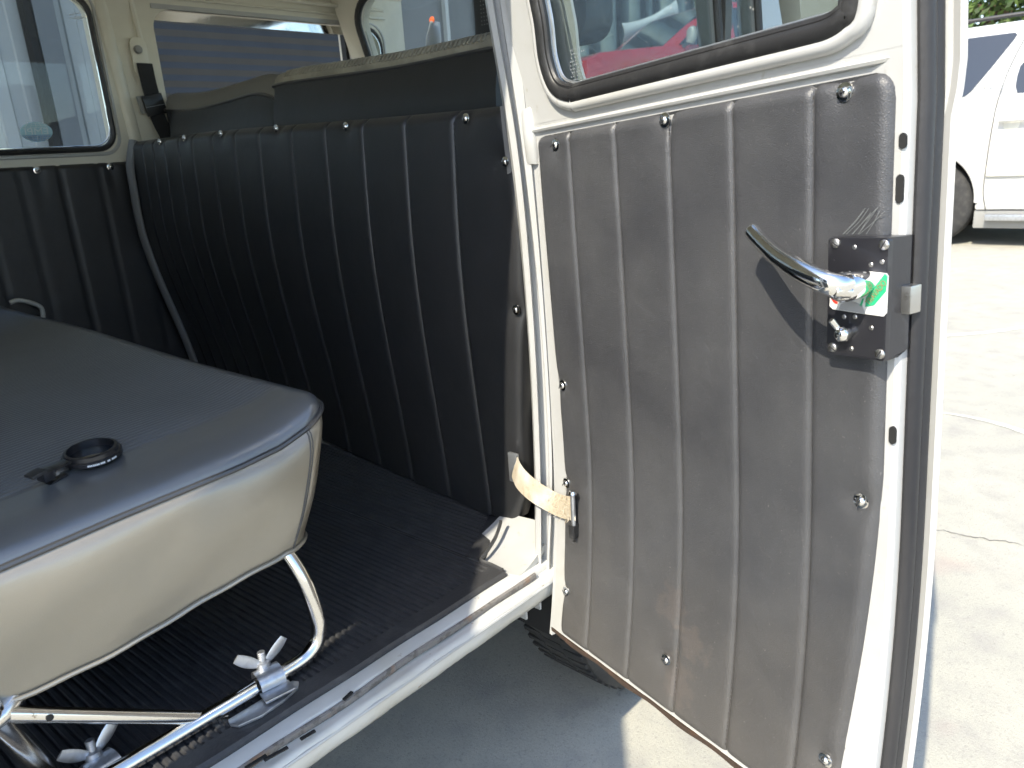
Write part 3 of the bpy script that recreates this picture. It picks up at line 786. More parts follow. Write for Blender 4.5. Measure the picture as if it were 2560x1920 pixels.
# pressed edge of the metal above the trim and the rounded window flange
P = [D3(u, .7085, -.0005) for u in lin(.03,.50,14)]+[D3(.512,.709,.004)]
MB().tube(P, lambda t: (.0035,.0045), 8).build('pressed_lip','white_paint',door,DM)
cu_ = sum(a for a,b in win)/len(win); cv_ = sum(b for a,b in win)/len(win)
def off_loop(d):
    n = len(win); out = []
    for i in range(n):
        a = Vector((*win[i-1],0)); b_ = Vector((*win[(i+1)%n],0)); t = (b_-a).normalized(); nn = Vector((t.y,-t.x,0))
        out.append((win[i][0]+nn.x*d, win[i][1]+nn.y*d))
    return out
lp = off_loop(.005); P = [D3(a,b,-.002) for a,b in lp]; P.append(P[0])
MB().tube(P, .0075, 10, cap=False).build('window_flange','white_paint',door,DM)
lp = off_loop(-.006); P = [D3(a,b,-.0035) for a,b in lp]; P.append(P[0])
MB().tube(P, lambda t: (.0095,.0080), 10, cap=False).build('window_rubber','rubber',door,DM)
lp = off_loop(-.014); P = [D3(a,b,-.004) for a,b in lp]; P.append(P[0])
MB().tube(P, .0042, 8, cap=False).build('rubber_lip','rubber',door,DM)
lp = off_loop(-.0185); P = [D3(a,b,.003) for a,b in lp]; P.append(P[0])
MB().tube(P, .0022, 6, cap=False).build('bright_bead','zinc',door,DM)
V, Fc = plate(off_loop(-.006), [], lambda a,b,d: D3(a,b,.010+d), .004); obj('window_pane', V, Fc, 'door_glass', door, DM, smooth=False)
b = MB(); e0 = dloc(1414, 130)
for r_ in range(9):
    k = random.uniform(0,.006); end = random.uniform(.018,.03)
    while k < end: b.box((e0.x+k, .006+bend(e0.z)-.0012, e0.z-.004*r_), (e0.x+k+.0009, .006+bend(e0.z)-.0002, e0.z-.004*r_+.0014)); k += random.choice((.0030,.0042,.0070))
b.build('glass_etching','etch',door,DM,smooth=False)
# vinyl trim card
DSC = [(1395,362),(1668,300),(2119,230),(2159,1250),(2069,1896),(1671,1647),(1421,1476),(1421,1206),(1412,962)]
DSP = [dloc(*p) for p in DSC]
SEAMU = [.110,.195,.279,.362,.449]
def tr_right(v): return lerp_list((0,.1,.2,.285,.37,.8), (.497,.499,.507,.513,.518,.518), v)
def trim(s, t):
    v = .001+.699*t; ul = .041+.004*sstep(.45,.25,v)
    # rounded corners of the card
    r = .016; ur = tr_right(v)
    dv = min(v-.001, .70-v)
    if dv < r:
        k = r-math.sqrt(max(0,r*r-(r-dv)**2)); ul += k; ur -= k
    u = ul+(.070-ul)*s if s <= 1 else (s-1 if s <= 2 else .475+(ur-.475)*(s-2))
    y = -.0035
    us_ = [.030]+SEAMU+[.535]
    for a_, b_ in zip(us_, us_[1:]):
        if a_ <= u <= b_:
            q = (u-a_)/(b_-a_); y -= .0046*pleat_h(q,1)*(.8+.2*q); break
    for p in DSP:
        d2 = (u-p.x)**2+(v-p.z)**2; y += .0040*math.exp(-d2/.00012)+.0018*math.exp(-d2/.0006)
    y -= .0007*math.sin(v*11+u*13)*math.sin(u*19+1)
    ed = min(u-ul, ur-u, v-.001, .70-v)
    if ed < .010: y += .0075*(1-ed/.010)**2
    return D3(u, v, y)
us = [0,.03,.08,.16,.3,.5,.75,1]+sorted(set([round(1+k,5) for k in lin(.074,.471,110)]+[round(1+y_+d_,5) for y_ in SEAMU for d_ in (-.010,-.007,-.005,-.0035,-.002,-.0008,0,.0008,.002,.0035,.005,.007,.010)]))+[2+k for k in (.02,.2,.4,.6,.75,.85,.92,.96,.98,1)]; vs = [0,.003,.007,.012,.018]+lin(.025,.975,90)+[.982,.988,.993,.997,1]
V, Fc = sheet(trim, us, vs, lambda p: D3(p[0], p[2], .0))
tp = obj('trim_panel', V, Fc, 'door_vinyl', door, DM, autos=60)
tp['label'] = 'sunlit pleated black vinyl door trim with dust along the bottom'
for p in DSP: screw(DM @ Vector((p.x, bend(p.z)-.0052, p.z)), -E2, door, .86)
st = MB()
for su in SEAMU:
    v = .012
    while v < .69:
        y = bend(v)-.0036; st.box((su-.0013,y-.0009,v),(su-.0004,y+.0004,v+.0030)); v += .0052
st.build('seam_stitching','thread',door,DM,smooth=False,kind='stuff')
# dark slots in the steel beside the trim
for (px, py, h, ww) in ((2258,352,.006,.006),(2250,472,.011,.006),(2232,1088,.008,.006)):
    p = dloc(px, py); V, Fc = plate(rrect(p.x-ww/2,p.z-h,p.x+ww/2,p.z+h,.0035), [], lambda a,b,d: D3(a,b,-.0012+d), .002); obj('slot', V, Fc, 'underbody', door, DM, smooth=False)
# --- lock case
lk = [dloc(2066,592), dloc(2236,905)]
L0, L1, B0, B1 = dloc(2068,740,.022).x, dloc(2217,740,.022).x, dloc(2130,893,.022).z, dloc(2130,594,.022).z
F0 = dloc(2274,740,-.004).x
V, Fc = plate(rrect(L0,B0,L1,B1,.003), [], lambda a,b,d: D3(a,b,-.022+d), .022)
lock = obj('lock_case', V, Fc, 'lock_black', door, DM, bevel=.0012)
V = [D3(L1-.001,B0,-.022),D3(F0,B0+.006,.004),D3(F0,B1-.001,.004),D3(L1-.001,B1,-.022),D3(L1-.001,B0,-.002),D3(F0-.003,B0+.006,.012),D3(F0-.003,B1-.001,.012),D3(L1-.001,B1,-.002)]
obj('lock_flank', V, [(0,1,2,3),(4,7,6,5),(0,4,5,1),(1,5,6,2),(2,6,7,3),(3,7,4,0)], 'lock_black', door, DM, smooth=False)
for (px, py) in ((2089,608),(2211,612),(2082,868),(2200,885)):
    p = dloc(px, py, .022)
    s_ = MB(); s_.lathe([(0,.0022),(.0030,.0020),(.0040,.0012),(.0042,0)], seg=16)
    Mx = DM @ Matrix.Translation(p) @ Matrix.Rotation(math.pi/2,4,'X') @ Matrix.Rotation(random.choice((.5,-.6,1.0,-.9)),4,'Z')
    o_ = s_.build('lock_screw','steel',door,Mx)
    MB().box((-.0039,-.0005,.0013),(.0039,.0005,.0024)).build('screw_slot','car_trim',door,Mx)
for (px, py) in ((2136,618),(2177,662),(2205,655),(2110,792),(2137,792),(2178,820),(2128,872)):
    p = dloc(px, py, .0222); MB().lathe([(0,.0006),(.0014,.0006),(.0020,0)], seg=10, M4=DM @ Matrix.Translation(p) @ Matrix.Rotation(math.pi/2,4,'X')).build('rivet','steel',door)
# sticker plate with green and red stripes
def S3(off): return lambda a,b,d: D3(a,b,-.0224-off-d)
def ppoly(pts): return [(q.x, q.z) for q in (dloc(px,py,.0228) for px,py in pts)]
V, Fc = plate(ppoly([(2077,700),(2085,694),(2150,676),(2216,683),(2221,690),(2217,782),(2209,791),(2140,782),(2082,773),(2074,765)]), [], S3(0), .0005); plq = obj('lock_label', V, Fc, 'plate_white', door, DM, smooth=False)
plq['label'] = 'white lock label with a green and a red stripe'
V, Fc = plate(ppoly([(2164,767),(2186,763),(2216,728),(2220,690),(2213,684),(2166,744)]), [], S3(.0007), .0003); obj('green_stripe', V, Fc, 'print_green', door, DM, smooth=False)
V, Fc = plate(ppoly([(2150,764),(2157,746),(2161,746),(2155,766)]), [], S3(.0007), .0003); obj('green_stripe', V, Fc, 'print_green', door, DM, smooth=False)
V, Fc = plate(ppoly([(2076,736),(2082,737),(2096,750),(2094,760),(2086,757),(2077,744)]), [], S3(.0007), .0003); obj('red_stripe', V, Fc, 'print_red', door, DM, smooth=False)
V, Fc = plate(ppoly([(2097,774),(2103,759),(2130,752),(2156,762),(2165,784)]), [], S3(.0007), .0003); obj('grey_field', V, Fc, 'print_grey', door, DM, smooth=False)
g0 = dloc(2172,757,.0228); g1 = dloc(2212,706,.0228); gd = (g1-g0); ang = math.atan2(gd.z, gd.x); gc = (g0+g1)/2
glyphs('TRAVADO', .0070, lambda a,b,d: S3(.0012)(gc.x+(a*.72)*math.cos(ang)-b*math.sin(ang), gc.z+(a*.72)*math.sin(ang)+b*math.cos(ang), d), 'print_brown', 'label_lettering', door, thick=.0002, M4=DM)
# latch bolt
bo = dloc(2260,750,0)
ba = dloc(2236,784,.006); bb = dloc(2278,716,.005)
MB().box((ba.x,-.005,ba.z),(max(bb.x,ba.x+.010),.010,bb.z)).build('latch_bolt','steel',door,DM,bevel=.0012)
# lower locking lever
p = dloc(2117,832,.022)
b = MB(); b.lathe([(0,.012),(.0036,.0115),(.0060,.009),(.0068,.005),(.0060,0)], Matrix.Translation(p) @ Matrix.Rotation(math.pi/2,4,'X'), 20)
b.build('lock_knob','chrome',door,DM)
q = dloc(2078,800,.034)
MB().tube([p+Vector((-.003,-.006,.003)), q], lambda t: (.0027,.0022), 8).build('lock_lever','old_chrome',door,DM)
# --- chrome lever handle
hp = [dloc(1876,572,.036), dloc(1900,600,.042), dloc(1945,642,.055), dloc(2000,676,.064), dloc(2060,704,.065), dloc(2095,716,.060), dloc(2112,718,.052)]
P = spline(hp, 8)
def hr(t):
    e = min(1, t/.05); k = math.sqrt(max(.08,1-(1-e)**2))
    return ((.0064+.0016*t)*k, (.0078+.0026*t**1.4)*k)
handle = MB().tube(P, hr, 18, up=(0,-1,0)).build('lever_handle','chrome',door,DM)
handle['label'] = 'curved chrome lever handle'
hub = dloc(2114,716,.046)
b = MB(); b.lathe([(0,.0150),(.0045,.0145),(.0092,.0120),(.0118,.006),(.0125,-.002),(.0120,-.014),(.0105,-.022)], Matrix.Translation(hub) @ Matrix.Rotation(math.pi/2,4,'X'), 28)
b.build('handle_hub','chrome',handle,DM)
sp_ = dloc(2090,728,.064)
Mx = DM @ Matrix.Translation(sp_) @ Matrix.Rotation(math.radians(80),4,'X') @ Matrix.Rotation(math.radians(-18),4,'Y')
b = MB(); b.lathe([(.0048,-.012),(.0050,.0015),(.0044,.0022),(.0040,.0010),(.0034,.0018),(.0,.0022)], seg=18); hs = b.build('handle_screw','old_chrome',handle,Mx)
b = MB(); b.box((-.0022,-.0005,.0014),(.0022,.0005,.0028)); b.box((-.0005,-.0022,.00141),(.0005,.0022,.00281)); b.build('screw_slot','car_trim',handle,Mx)
# scratches above the lock case
b = MB()
for k in range(9):
    a = dloc(2105+k*7+random.uniform(-6,6), 586, .0080); e = dloc(2160+k*6+random.uniform(-12,12), 535-random.uniform(0,18), .0082)
    b.tube([a, (a+e)/2+Vector((random.uniform(-.002,.002),0,0)), e], .00028, 4)
b.build('scratches','etch',door,DM)
# canvas check strap from bulkhead to door
sp3 = [on(1286,1165,0,.012), on(1300,1195,0,-.012), on(1335,1228,0,-.022), on(1385,1258,0,-.018), on(1412,1268,0,-.026), DM @ dloc(1434,1272,.016)]
strap = MB().tube(spline(sp3,8), lambda t: (.0016, .0195-.002*t), 10, up=(-.8,.3,.2)).build('check_strap','strap',van)
strap['label'] = 'frayed tan canvas strap holding the open door'
q = sp3[-1]; MB().tube([q+Vector((-.001,0,-.024)), q+Vector((-.001,0,.024))], .0035, 10).build('strap_pin','zinc',strap)
MB().lathe([(0,.005),(.0045,.004),(.006,0)], Matrix.Translation(q+Vector((-.002,-.001,.024))), 14).build('pin_head','chrome',strap)
MB().box((-.010,-.004,-.016),(.004,.006,.004), Matrix.Translation(q+Vector((.004,0,-.028)))).build('strap_bracket','rubber',strap,bevel=.001)
q = sp3[0]; MB().box((-.004,-.009,-.026),(.002,.009,.022), Matrix.Translation(q)).build('strap_end_plate','zinc',strap,bevel=.001)
b = MB()
for k in range(60):
    t = random.uniform(.55,.95); i = int(t*(len(spline(sp3,8))-1)); c_ = spline(sp3,8)[i]
    a = c_+Vector((-.002,0,random.uniform(-.02,.02))); b.tube([a, a+Vector((random.uniform(-.006,.001),random.uniform(-.003,.003),random.uniform(-.006,.004)))], .0003, 4)
b.build('frayed_threads','strap',strap)

# --- second leaf of the side doors, folded back on the rear pillar (unseen behind the camera; its angle is set to block sun from the bench)
def R3(a,b,d): return Vector((-1.07-.788*a+.616*d, -.616*a-.788*d, b+.42))
V, Fc = plate([(.02,-.01),(.54,-.01),(.54,1.19),(.02,1.19)], [rrect(.12,.74,.46,1.11,.05)], R3, .045)
rl = obj('rear_side_door', V, Fc, 'white_paint', van, autos=30)
V, Fc = plate(rrect(.12,.74,.46,1.11,.05), [], lambda a,b,d: R3(a,b,.02+d), .004); obj('rear_door_pane', V, Fc, 'dark_glass', rl, smooth=False)  # tint made near-black to stop sun passing through to the bench
V, Fc = plate(rrect(.04,.0,.52,.70,.015), [], lambda a,b,d: R3(a,b,.047+d), .008); obj('rear_door_trim', V, Fc, 'vinyl_black', rl, smooth=False)

# ================================================================== FLOOR MAT
rd = on(1136,1446,2,.507)-on(1036,1408,2,.507); SK = rd.x/rd.y     # slight skew of the ribs
mat_root = thing('floor_mat', 'black ribbed rubber floor mat laid in front of the bench', 'floor mat', (-.45,.75,FZ))
PIT = .0100
def mat_patch(x0, x1, yfun, y1, name):
    n = int((x1-x0)/PIT); xs = []
    for k in range(n):
        for q in (0,.28,.42,.86): xs.append(x0+(k+q)*PIT)
    xs.append(x1)
    rows = [0,.004,.012,.030,.0305,.034,.2,.5,1.0]
    V = []; Fc = []
    for r in rows:
        for i, x in enumerate(xs):
            y0 = yfun(x); y = y0+r if r < .1 else y0+.034+(y1-y0-.034)*((r-.034)/(1-.034))
            hi = (i % 4) in (2, 3) and i < len(xs)-1
            z = .5068
            if r >= .0305: z = .5068 if hi else .5040
            if r == 0: z = .5035
            V.append((x+SK*(y-.08)*(.0 if r < .03 else 1.0)*.6, y, z))
    n = len(xs)
    Fc = [(j*n+i, j*n+i+1, (j+1)*n+i+1, (j+1)*n+i) for j in range(len(rows)-1) for i in range(n-1)]
    # skirt
    base = len(V)
    for i in range(n): V.append((V[i][0], V[i][1]-.0005, .4998))
    Fc += [(i, base+i, base+i+1, i+1) for i in range(n-1)]
    return obj(name, V, Fc, 'mat_rubber', mat_root, kind='open', smooth=False)
mat_patch(-1.05, -.068, lambda x: .0455+.0006*math.sin(x*40), 1.47, 'mat_sheet')
mat_patch(-.067, .125, lambda x: .098+.55*max(0,(x+.067)), 1.47, 'mat_sheet')
P = [on(1257,1428,2,.505), on(1228,1414,2,.506), on(1202,1402,2,.508), on(1216,1380,2,.514), on(1238,1345,2,.524), on(1250,1312,2,.535), on(1252,1300,2,.541)]
MB().tube(spline(P,6), lambda t: (.0055,.0028), 8).build('curled_edge','mat_rubber',mat_root)

# ================================================================== BENCH SEAT
bench = thing('bench_seat', 'black vinyl bench seat with ribbed cushion on chrome tube legs', 'bench seat', (-.48,.8,FZ))
XF, XB, Y0, Y1, CR = -.288, -.80, .100, 1.505, .045
def zpipe(x, y=.1): return lerp_list((-.80,-.655,-.549,-.42,-.368,-.335,-.302,-.288), (.768,.778,.785,.791,.797,.807,.820,.823), x)
def zbot(x): return .643+.020*sstep(-.62,-.36,x)+.05*sstep(-.66,-.80,x)
def xfront(y):
    q = y-Y0
    if q < CR: return XF-CR+math.sqrt(max(0,CR*CR-(CR-q)**2))
    return XF
RIB = .0085
def top_fn(s, y):
    xf = xfront(y); x = XB+(xf-XB)*s
    d = y-Y0; df = xf-x
    rr_ = min(1, min(d, df*1.3)/.048); h = .024*math.sqrt(max(0, 1-(1-rr_)**2))+.008*sstep(0,.15,min(d,df))
    z = zpipe(x)+h-.010*sstep(1.15,1.5,y)*0
    z -= .012*math.exp(-((df-.0)/.012)**2)*0
    # fore-aft ribs on the centre panel
    if d > .088 and df > .022:
        k = ((y-Y0-.088)/RIB) % 1.0
        z += .0028*(1-abs(2*k-1)**3)-.0016
    z += .0022*math.sin(y*7+x*5)*math.sin(x*9+1)
    return Vector((x, y, z))
ys = [Y0+q for q in (0,.0012,.003,.006,.010,.015,.020,.026,.032,.038,.045,.052,.060,.068,.076,.084,.0875)]
y = Y0+.088
while y < Y0+.75:
    ys += [y, y+RIB*.25, y+RIB*.5, y+RIB*.75]; y += RIB
while y < Y1-.05:
    ys += [y, y+RIB*.25, y+RIB*.5, y+RIB*.75]; y += RIB
ys += lin(Y1-.045, Y1, 6)
ss = lin(0,.9,22)+[.93,.95,.965,.975,.983,.99,.995,1]
V, Fc = grid(top_fn, ss, ys)
obj('cushion_top', V, Fc, 'seat_vinyl', bench, kind='open', autos=75)
# perimeter path for the boxing
per = [(x, Y0) for x in lin(XB, XF-CR, 40)]
per += [(XF-CR+CR*math.sin(q), Y0+CR-CR*math.cos(q)) for q in lin(.12,math.pi/2,10)]
per += [(XF, y) for y in lin(Y0+CR+.03, Y1, 26)]
rows = [0,.04,.10,.18,.28,.40,.52,.64,.75,.85,.93,.98,1.0]
V = []
for i, (x, y) in enumerate(per):
    a = per[max(i-1,0)]; b_ = per[min(i+1,len(per)-1)]
    t = Vector((b_[0]-a[0], b_[1]-a[1], 0)).normalized(); nn = Vector((t.y,-t.x,0))
    zp = zpipe(min(x,XF), y); zb = zbot(min(x,-.33))
    onend = i < 40
    for r in rows:
        z = zp+(zb-zp)*r
        bl_ = .013*math.sin(math.pi*min(1, r**.55))
        bul = (bl_ if onend else bl_*max(-.35,1-(i-40)/7.0))
        bul += .0018*math.sin(x*31+r*4)*math.sin(r*6)
        tuck = -.006*r
        wav = .0012*math.sin(x*67)*math.sin(x*31+1) if r > .9 else 0
        p = Vector((x-.042*r**1.3*sstep(-.40,-.315,x),y,z+wav))+nn*(bul+tuck); V.append(p)
n = len(rows)
Fc = [(i*n+j, i*n+j+1, (i+1)*n+j+1, (i+1)*n+j) for i in range(len(per)-1) for j in range(n-1)]
obj('cushion_side', V, Fc, 'seat_vinyl_ground_lit', bench, kind='open', autos=70)
def side_pt(i, r, out=.0):
    a = per[max(i-1,0)]; b_ = per[min(i+1,len(per)-1)]
    t = Vector((b_[0]-a[0], b_[1]-a[1], 0)).normalized(); nn = Vector((t.y,-t.x,0))
    j = min(range(n), key=lambda k: abs(rows[k]-r)); return V[i*n+j]+nn*out
P = [side_pt(i,0,.0015) for i in range(len(per))]
MB().tube(P, .0034, 8).build('top_piping','piping',bench)
P = [side_pt(i,1.0,.002) for i in range(len(per))]
MB().tube(P, .0028, 8).build('bottom_piping','seat_vinyl_ground_lit',bench)
P = [side_pt(39,r,.0004) for r in rows]
MB().tube(P, .0009, 6).build('corner_seam','thread',bench)
P = [side_pt(39,r,.0003)*.4+side_pt(40,r,.0003)*.6 for r in rows]
MB().tube(P, .0007, 6).build('corner_seam','thread',bench)
# base board under the cushion and the back of the cushion
MB().box((XB+.01,Y0+.03,.655),(XF-.085,Y1-.02,.676)).build('seat_base','underbody',bench)
MB().box((XB-.11,Y0+.012,.70),(XB+.004,Y1,1.24)).build('backrest','seat_vinyl',bench,bevel=.035)
# chrome tube frame
leg = [(-.378,.146,.68),(-.370,.124,.655),(-.362,.105,.615),(-.3565,.098,.565),(-.360,.0975,.538),(-.372,.097,.525),(-.392,.097,.5195),(-.43,.097,.5190),(-.50,.097,.5190),(-.70,.097,.5190),(-.95,.097,.519)]
MB().tube(spline(leg,8), .0096, 14).build('leg','old_chrome',bench)
J = on(5,1785,1,.1); rl_ = on(560,1795,1,.1)
MB().tube([J+(rl_-J)*t for t in lin(-.02,1.0,8)], lambda t: .0078, 12).build('brace','old_chrome',bench)
MB().tube([J+Vector((-.10,0,-.035)), J, on(112,1716,1,.112)+Vector((.004,.03,.006))], .010, 12).build('brace','old_chrome',bench)
MB().tube([J+Vector((-.01,0,.012)), on(112,1925,2,.535), on(150,1965,2,.50)], .0125, 12).build('leg','old_chrome',bench)
MB().tube([(-.384,1.45,.70),(-.3565,1.45,.56),(-.372,1.45,.525),(-.43,1.45,.519),(-.95,1.45,.519)], .0112, 12).build('leg','old_chrome',bench)
jj = on(185-60,1766,1,.0905)
MB().lathe([(0,.0004),(.0034,.0004),(.0034,-.001)], Matrix.Translation(J+(rl_-J)*.17+Vector((0,-.0086,.001))) @ Matrix.Rotation(math.pi/2,4,'X'), 12).build('bolt_hole','underbody',bench)
P = spline([on(25,757,1,1.47), on(45,751,1,1.47), on(75,756,1,1.47), on(103,770,1,1.47), on(108,800,1,1.47)],6)
MB().tube(P, .0055, 8).build('grab_rail','steering',bench)
# wing-nut clamps
def wing(loc, rz, name='wing_nut', label=''):
    t = thing(name, label, 'wing nut', loc, 'wing nut clamps on the seat rail')
    Mx = Matrix.Translation(loc) @ Matrix.Rotation(rz,4,'Z')
    V, Fc = sheet(lambda u,v: Mx @ Vector((-.015+.030*u, .016*math.cos(math.pi*v), .0125*math.sin(math.pi*v)**.7+.001)), lin(0,1,4), lin(0,1,16), lambda p: p)
    V, Fc = grid(lambda u,v: Mx @ Vector((-.015+.030*u, .0165*math.cos(math.pi*v), .0135*math.sin(math.pi*v)**.75)), lin(0,1,4), lin(0,1,16))
    k = len(V); V2 = [Mx @ ((Mx.inverted() @ p)*1.0+Vector((0,0,.0025))) for p in V]
    b = MB(); b.add(V, Fc); b.add(V2, Fc)
    b.build('saddle','zinc',t, kind='open')
    MB().box((-.018,-.034,-.004),(.018,-.014,-.0005), Mx).build('clamp_foot','zinc',t,bevel=.001)
    MB().tube([Mx @ Vector((0,.010,.008)), Mx @ Vector((0,.012,.034))], .0042, 12).build('stud','zinc',t)
    b = MB()
    for z in (.0255,.0280,.0305,.0330): b.lathe([(.0040,z-.0007),(.0049,z),(.0040,z+.0007)], Mx @ Matrix.Translation((0,.0118,0)), 14)
    b.build('thread','zinc',t)
    b = MB(); b.lathe([(.0042,.012),(.0088,.013),(.0080,.021),(.0046,.0225)], Mx @ Matrix.Translation((0,.0112,0)), 16); b.build('nut_body','zinc',t)
    for s in (-1,1):
        P = [Mx @ Vector((s*q*.026, .0112, .016+.020*q**1.2)) for q in lin(.2,1.15,7)]
        MB().tube(P, lambda t_: (.0013, .0032+.0040*math.sin(math.pi*(.1+.72*t_))), 12, up=(0,1,0)).build('wing','zinc',t)
    return t
w1 = on(668,1688,2,.525)
wing(Vector((w1.x,.097,.519)), math.radians(-8), label='zinc wing nut clamp on the seat rail below the middle of the cushion')
w2 = on(250,1920,2,.525)
wing(Vector((w2.x+.004,.118,.512)), math.radians(10), label='zinc wing nut clamp at the bottom left edge of the photo')
# rounded steel floor plate beside the rail
pp = on(672,1752,2,.508)
def fp(a,b,d): return Vector((pp.x+a, pp.y+b, .5072+d))
V, Fc = plate([(-.050,-.003),(-.045,-.013),(-.020,-.019),(.010,-.017),(.034,-.010),(.040,-.002),(.036,.006),(-.048,.006)], [], fp, .004)
tag(obj('floor_plate', V, Fc, 'zinc', None, bevel=.001), 'small grey rounded steel plate lying beside the seat rail on the mat', 'plate')
V, Fc = plate([(-.020,.038),(.012,.040),(.016,.030),(-.018,.028)], [], fp, .003); 

# ================================================================== LENS CLIP ON THE SEAT
c = on(232,1140,2,.815)
for _ in range(5): c = on(232,1140,2,top_fn((c.x-XB)/(XF-XB), c.y).z+.004)
c.z -= .004
clip = thing('lens_clip', 'black clip-on lens ring lying on the ribbed seat', 'lens clip', tuple(c))
LM = Matrix.Translation(c+Vector((0,0,.0025))) @ Matrix.Diagonal((1.14,1.14,.80,1)) @ Matrix.Rotation(math.radians(7),4,'X') @ Matrix.Rotation(math.radians(-4),4,'Y')
MB().lathe([(.0205,.0),(.0245,.0),(.0258,.0018),(.0258,.0075),(.0248,.0085),(.0240,.0088),(.0232,.0140),(.0222,.0150),(.0205,.0150),(.0200,.010),(.0205,.0)], LM, 48).build('lens_ring','plastic_black',clip)
MB().lathe([(.0,.0040),(.0205,.0040)], LM, 40).build('lens_glass','car_glass',clip,kind='open')
b = MB()
for q0, q1 in ((-118,-110),(-108,-98),(-94,-86),(-80,-74),(-70,-58)):
    q = q0
    while q < q1:
        mm_ = LM @ Matrix.Rotation(math.radians(q),4,'Z'); b.box((.02582,-.0006,.0030),(.0261,.0006,.0056),mm_); q += 3.2
b.build('ring_print','print_white',clip,smooth=False)
RA = math.radians(197)
AM = LM @ Matrix.Rotation(RA,4,'Z')
b = MB(); b.box((.024,-.0055,.010),(.052,.0055,.0135),AM); b.build('clip_arm','plastic_black',clip,bevel=.0008)
b = MB(); b.box((.030,-.0050,.0012),(.048,.0050,.0042),AM @ Matrix.Translation((0,0,0)) @ Matrix.Rotation(.18,4,'Y')); b.build('clip_arm','plastic_black',clip,bevel=.0008)
MB().tube([AM @ Vector((.040,-.007,.007)), AM @ Vector((.040,.007,.007))], .0022, 10).build('clip_pin','chrome',clip)
b = MB(); b.box((.046,-.0062,.0108),(.060,.0062,.0150),AM @ Matrix.Translation((.0,0,.009)) @ Matrix.Rotation(.12,4,'Y')); b.build('clip_pad','rubber',clip,bevel=.0008)
b = MB(); b.box((.042,-.0060,-.002),(.052,.0060,.012),AM @ Matrix.Rotation(-.05,4,'Y')); b.build('clip_spring_box','plastic_black',clip,bevel=.001)

# ================================================================== FRONT SEATS
def cab_seat(name, label, x, pts_top, zb, ribbed):
    t = thing(name, label, 'car seat', (x+.1, sum(p.y for p in pts_top)/len(pts_top), FZ))
    P = spline(pts_top, 10); n = len(P); kz = 1.15 if ribbed else 1.7
    prof = [(a_, b_*kz) for a_, b_ in ((0.0,-.0),(.004,.012),(.014,.021),(.038,.026),(.075,.020),(.095,.004),(.105,-.03))]
    V = []
    for p in P:
        for dx, dz in prof: V.append(Vector((p.x+dx, p.y, p.z+dz)))
    m = len(prof)
    V2 = list(V); Fc = [(i*m+j,i*m+j+1,(i+1)*m+j+1,(i+1)*m+j) for i in range(n-1) for j in range(m-1)]
    obj('top_cover', V2, Fc, 'seat_cloth' if ribbed else 'seat_cloth_dark', t, kind='open')
    V = []
    for i, p in enumerate(P):
        e = min(1, min(i, n-1-i)/4.0)
        for k in lin(0,1,9): V.append(Vector((p.x-.004-.018*math.sin(math.pi*k)*e+.02*(1-e), p.y, p.z+(zb-p.z)*k)))
    Fc = [(i*9+j,i*9+j+1,(i+1)*9+j+1,(i+1)*9+j) for i in range(n-1) for j in range(8)]
    obj('seat_back', V, Fc, 'vinyl_black', t, kind='open')
    # body of the backrest
    lo = min(P, key=lambda q: q.y); hi = max(P, key=lambda q: q.y); zt = min(p.z for p in P)
    MB().box((x+.012, lo.y+.004, zb-.1), (x+.10, hi.y-.004, zt-.012)).build('cushion_core','vinyl_black',t,bevel=.01)
    for e in (P[0], P[-1]):
        MB().box((x+.0, e.y-.004, zb-.05), (x+.10, e.y+.004, e.z+.005)).build('side_panel','vinyl_black',t,bevel=.004)
    MB().tube([p+Vector((-.003,0,0)) for p in P], .0042, 8).build('edge_piping','piping',t)
    if ribbed:
        b = MB()
        yy = lo.y+.05
        while yy < hi.y-.04:
            i = min(range(n), key=lambda q: abs(P[q].y-yy)); p = P[i]
            b.tube([Vector((p.x+dx, yy+dx*.25, p.z+dz+.0005)) for dx,dz in prof[1:6]], .0032, 6); yy += .0115
        b.build('ribbing','seat_cloth',t)
    MB().box((x+.02, lo.y+.02, .80),(x+.50, hi.y-.02, .93)).build('seat_cushion','vinyl_black',t,bevel=.04)
    return t
pts = [on(1262,122,0,.20), on(1235,122,0,.20), on(1180,132,0,.20), on(1000,168,0,.20), on(850,190,0,.20), on(720,208,0,.20), on(686,216,0,.20)]
cab_seat('passenger_seat', 'black passenger bench seat with ribbed tan top edge behind the bulkhead', .20, pts, 1.10, True)
pts = [on(700,262,0,.21), on(680,243,0,.21), on(640,236,0,.21), on(580,252,0,.21), on(520,268,0,.21), on(470,276,0,.21), on(415,275,0,.21)]
cab_seat('driver_seat', 'dark driver seat with low rounded back beside the seat belt', .21, pts, 1.10, False)
# headrest of the passenger seat
hr_ = thing('headrest', 'black perforated headrest above the passenger seat', 'headrest', tuple(on(1215,100,0,.26)))
c = on(1225,40,0,.24)
V, Fc = plate(rrect(-.13,-.058,.062,.14,.03), [], lambda a,b,d: Vector((c.x+d, c.y-a*.0-(.06-a)*-.0+a, c.z+b)), .075)
hc = on(1186,40,0,.24)
V, Fc = plate(rrect(hc.y-.24, c.z-.062, hc.y, c.z+.14, .035), [], lambda a,b,d: Vector((.235+d, a, b)), .075); obj('pad', V, Fc, 'vinyl_black', hr_, bevel=.012)
b = MB()
for i in range(9):
    for j in range(9): b.lathe([(0,.0004),(.0011,.0004)], Matrix.Translation((.2346, hc.y-.022-.006*i, c.z-.012+.006*j)) @ Matrix.Rotation(-math.pi/2,4,'Y'), 6)
b.build('perforation','plastic_grey',hr_,kind='open')
MB().box((.245, hc.y-.10, c.z-.115),(.29, hc.y-.005, c.z-.060)).build('headrest_stem','plastic_black',hr_,bevel=.008)

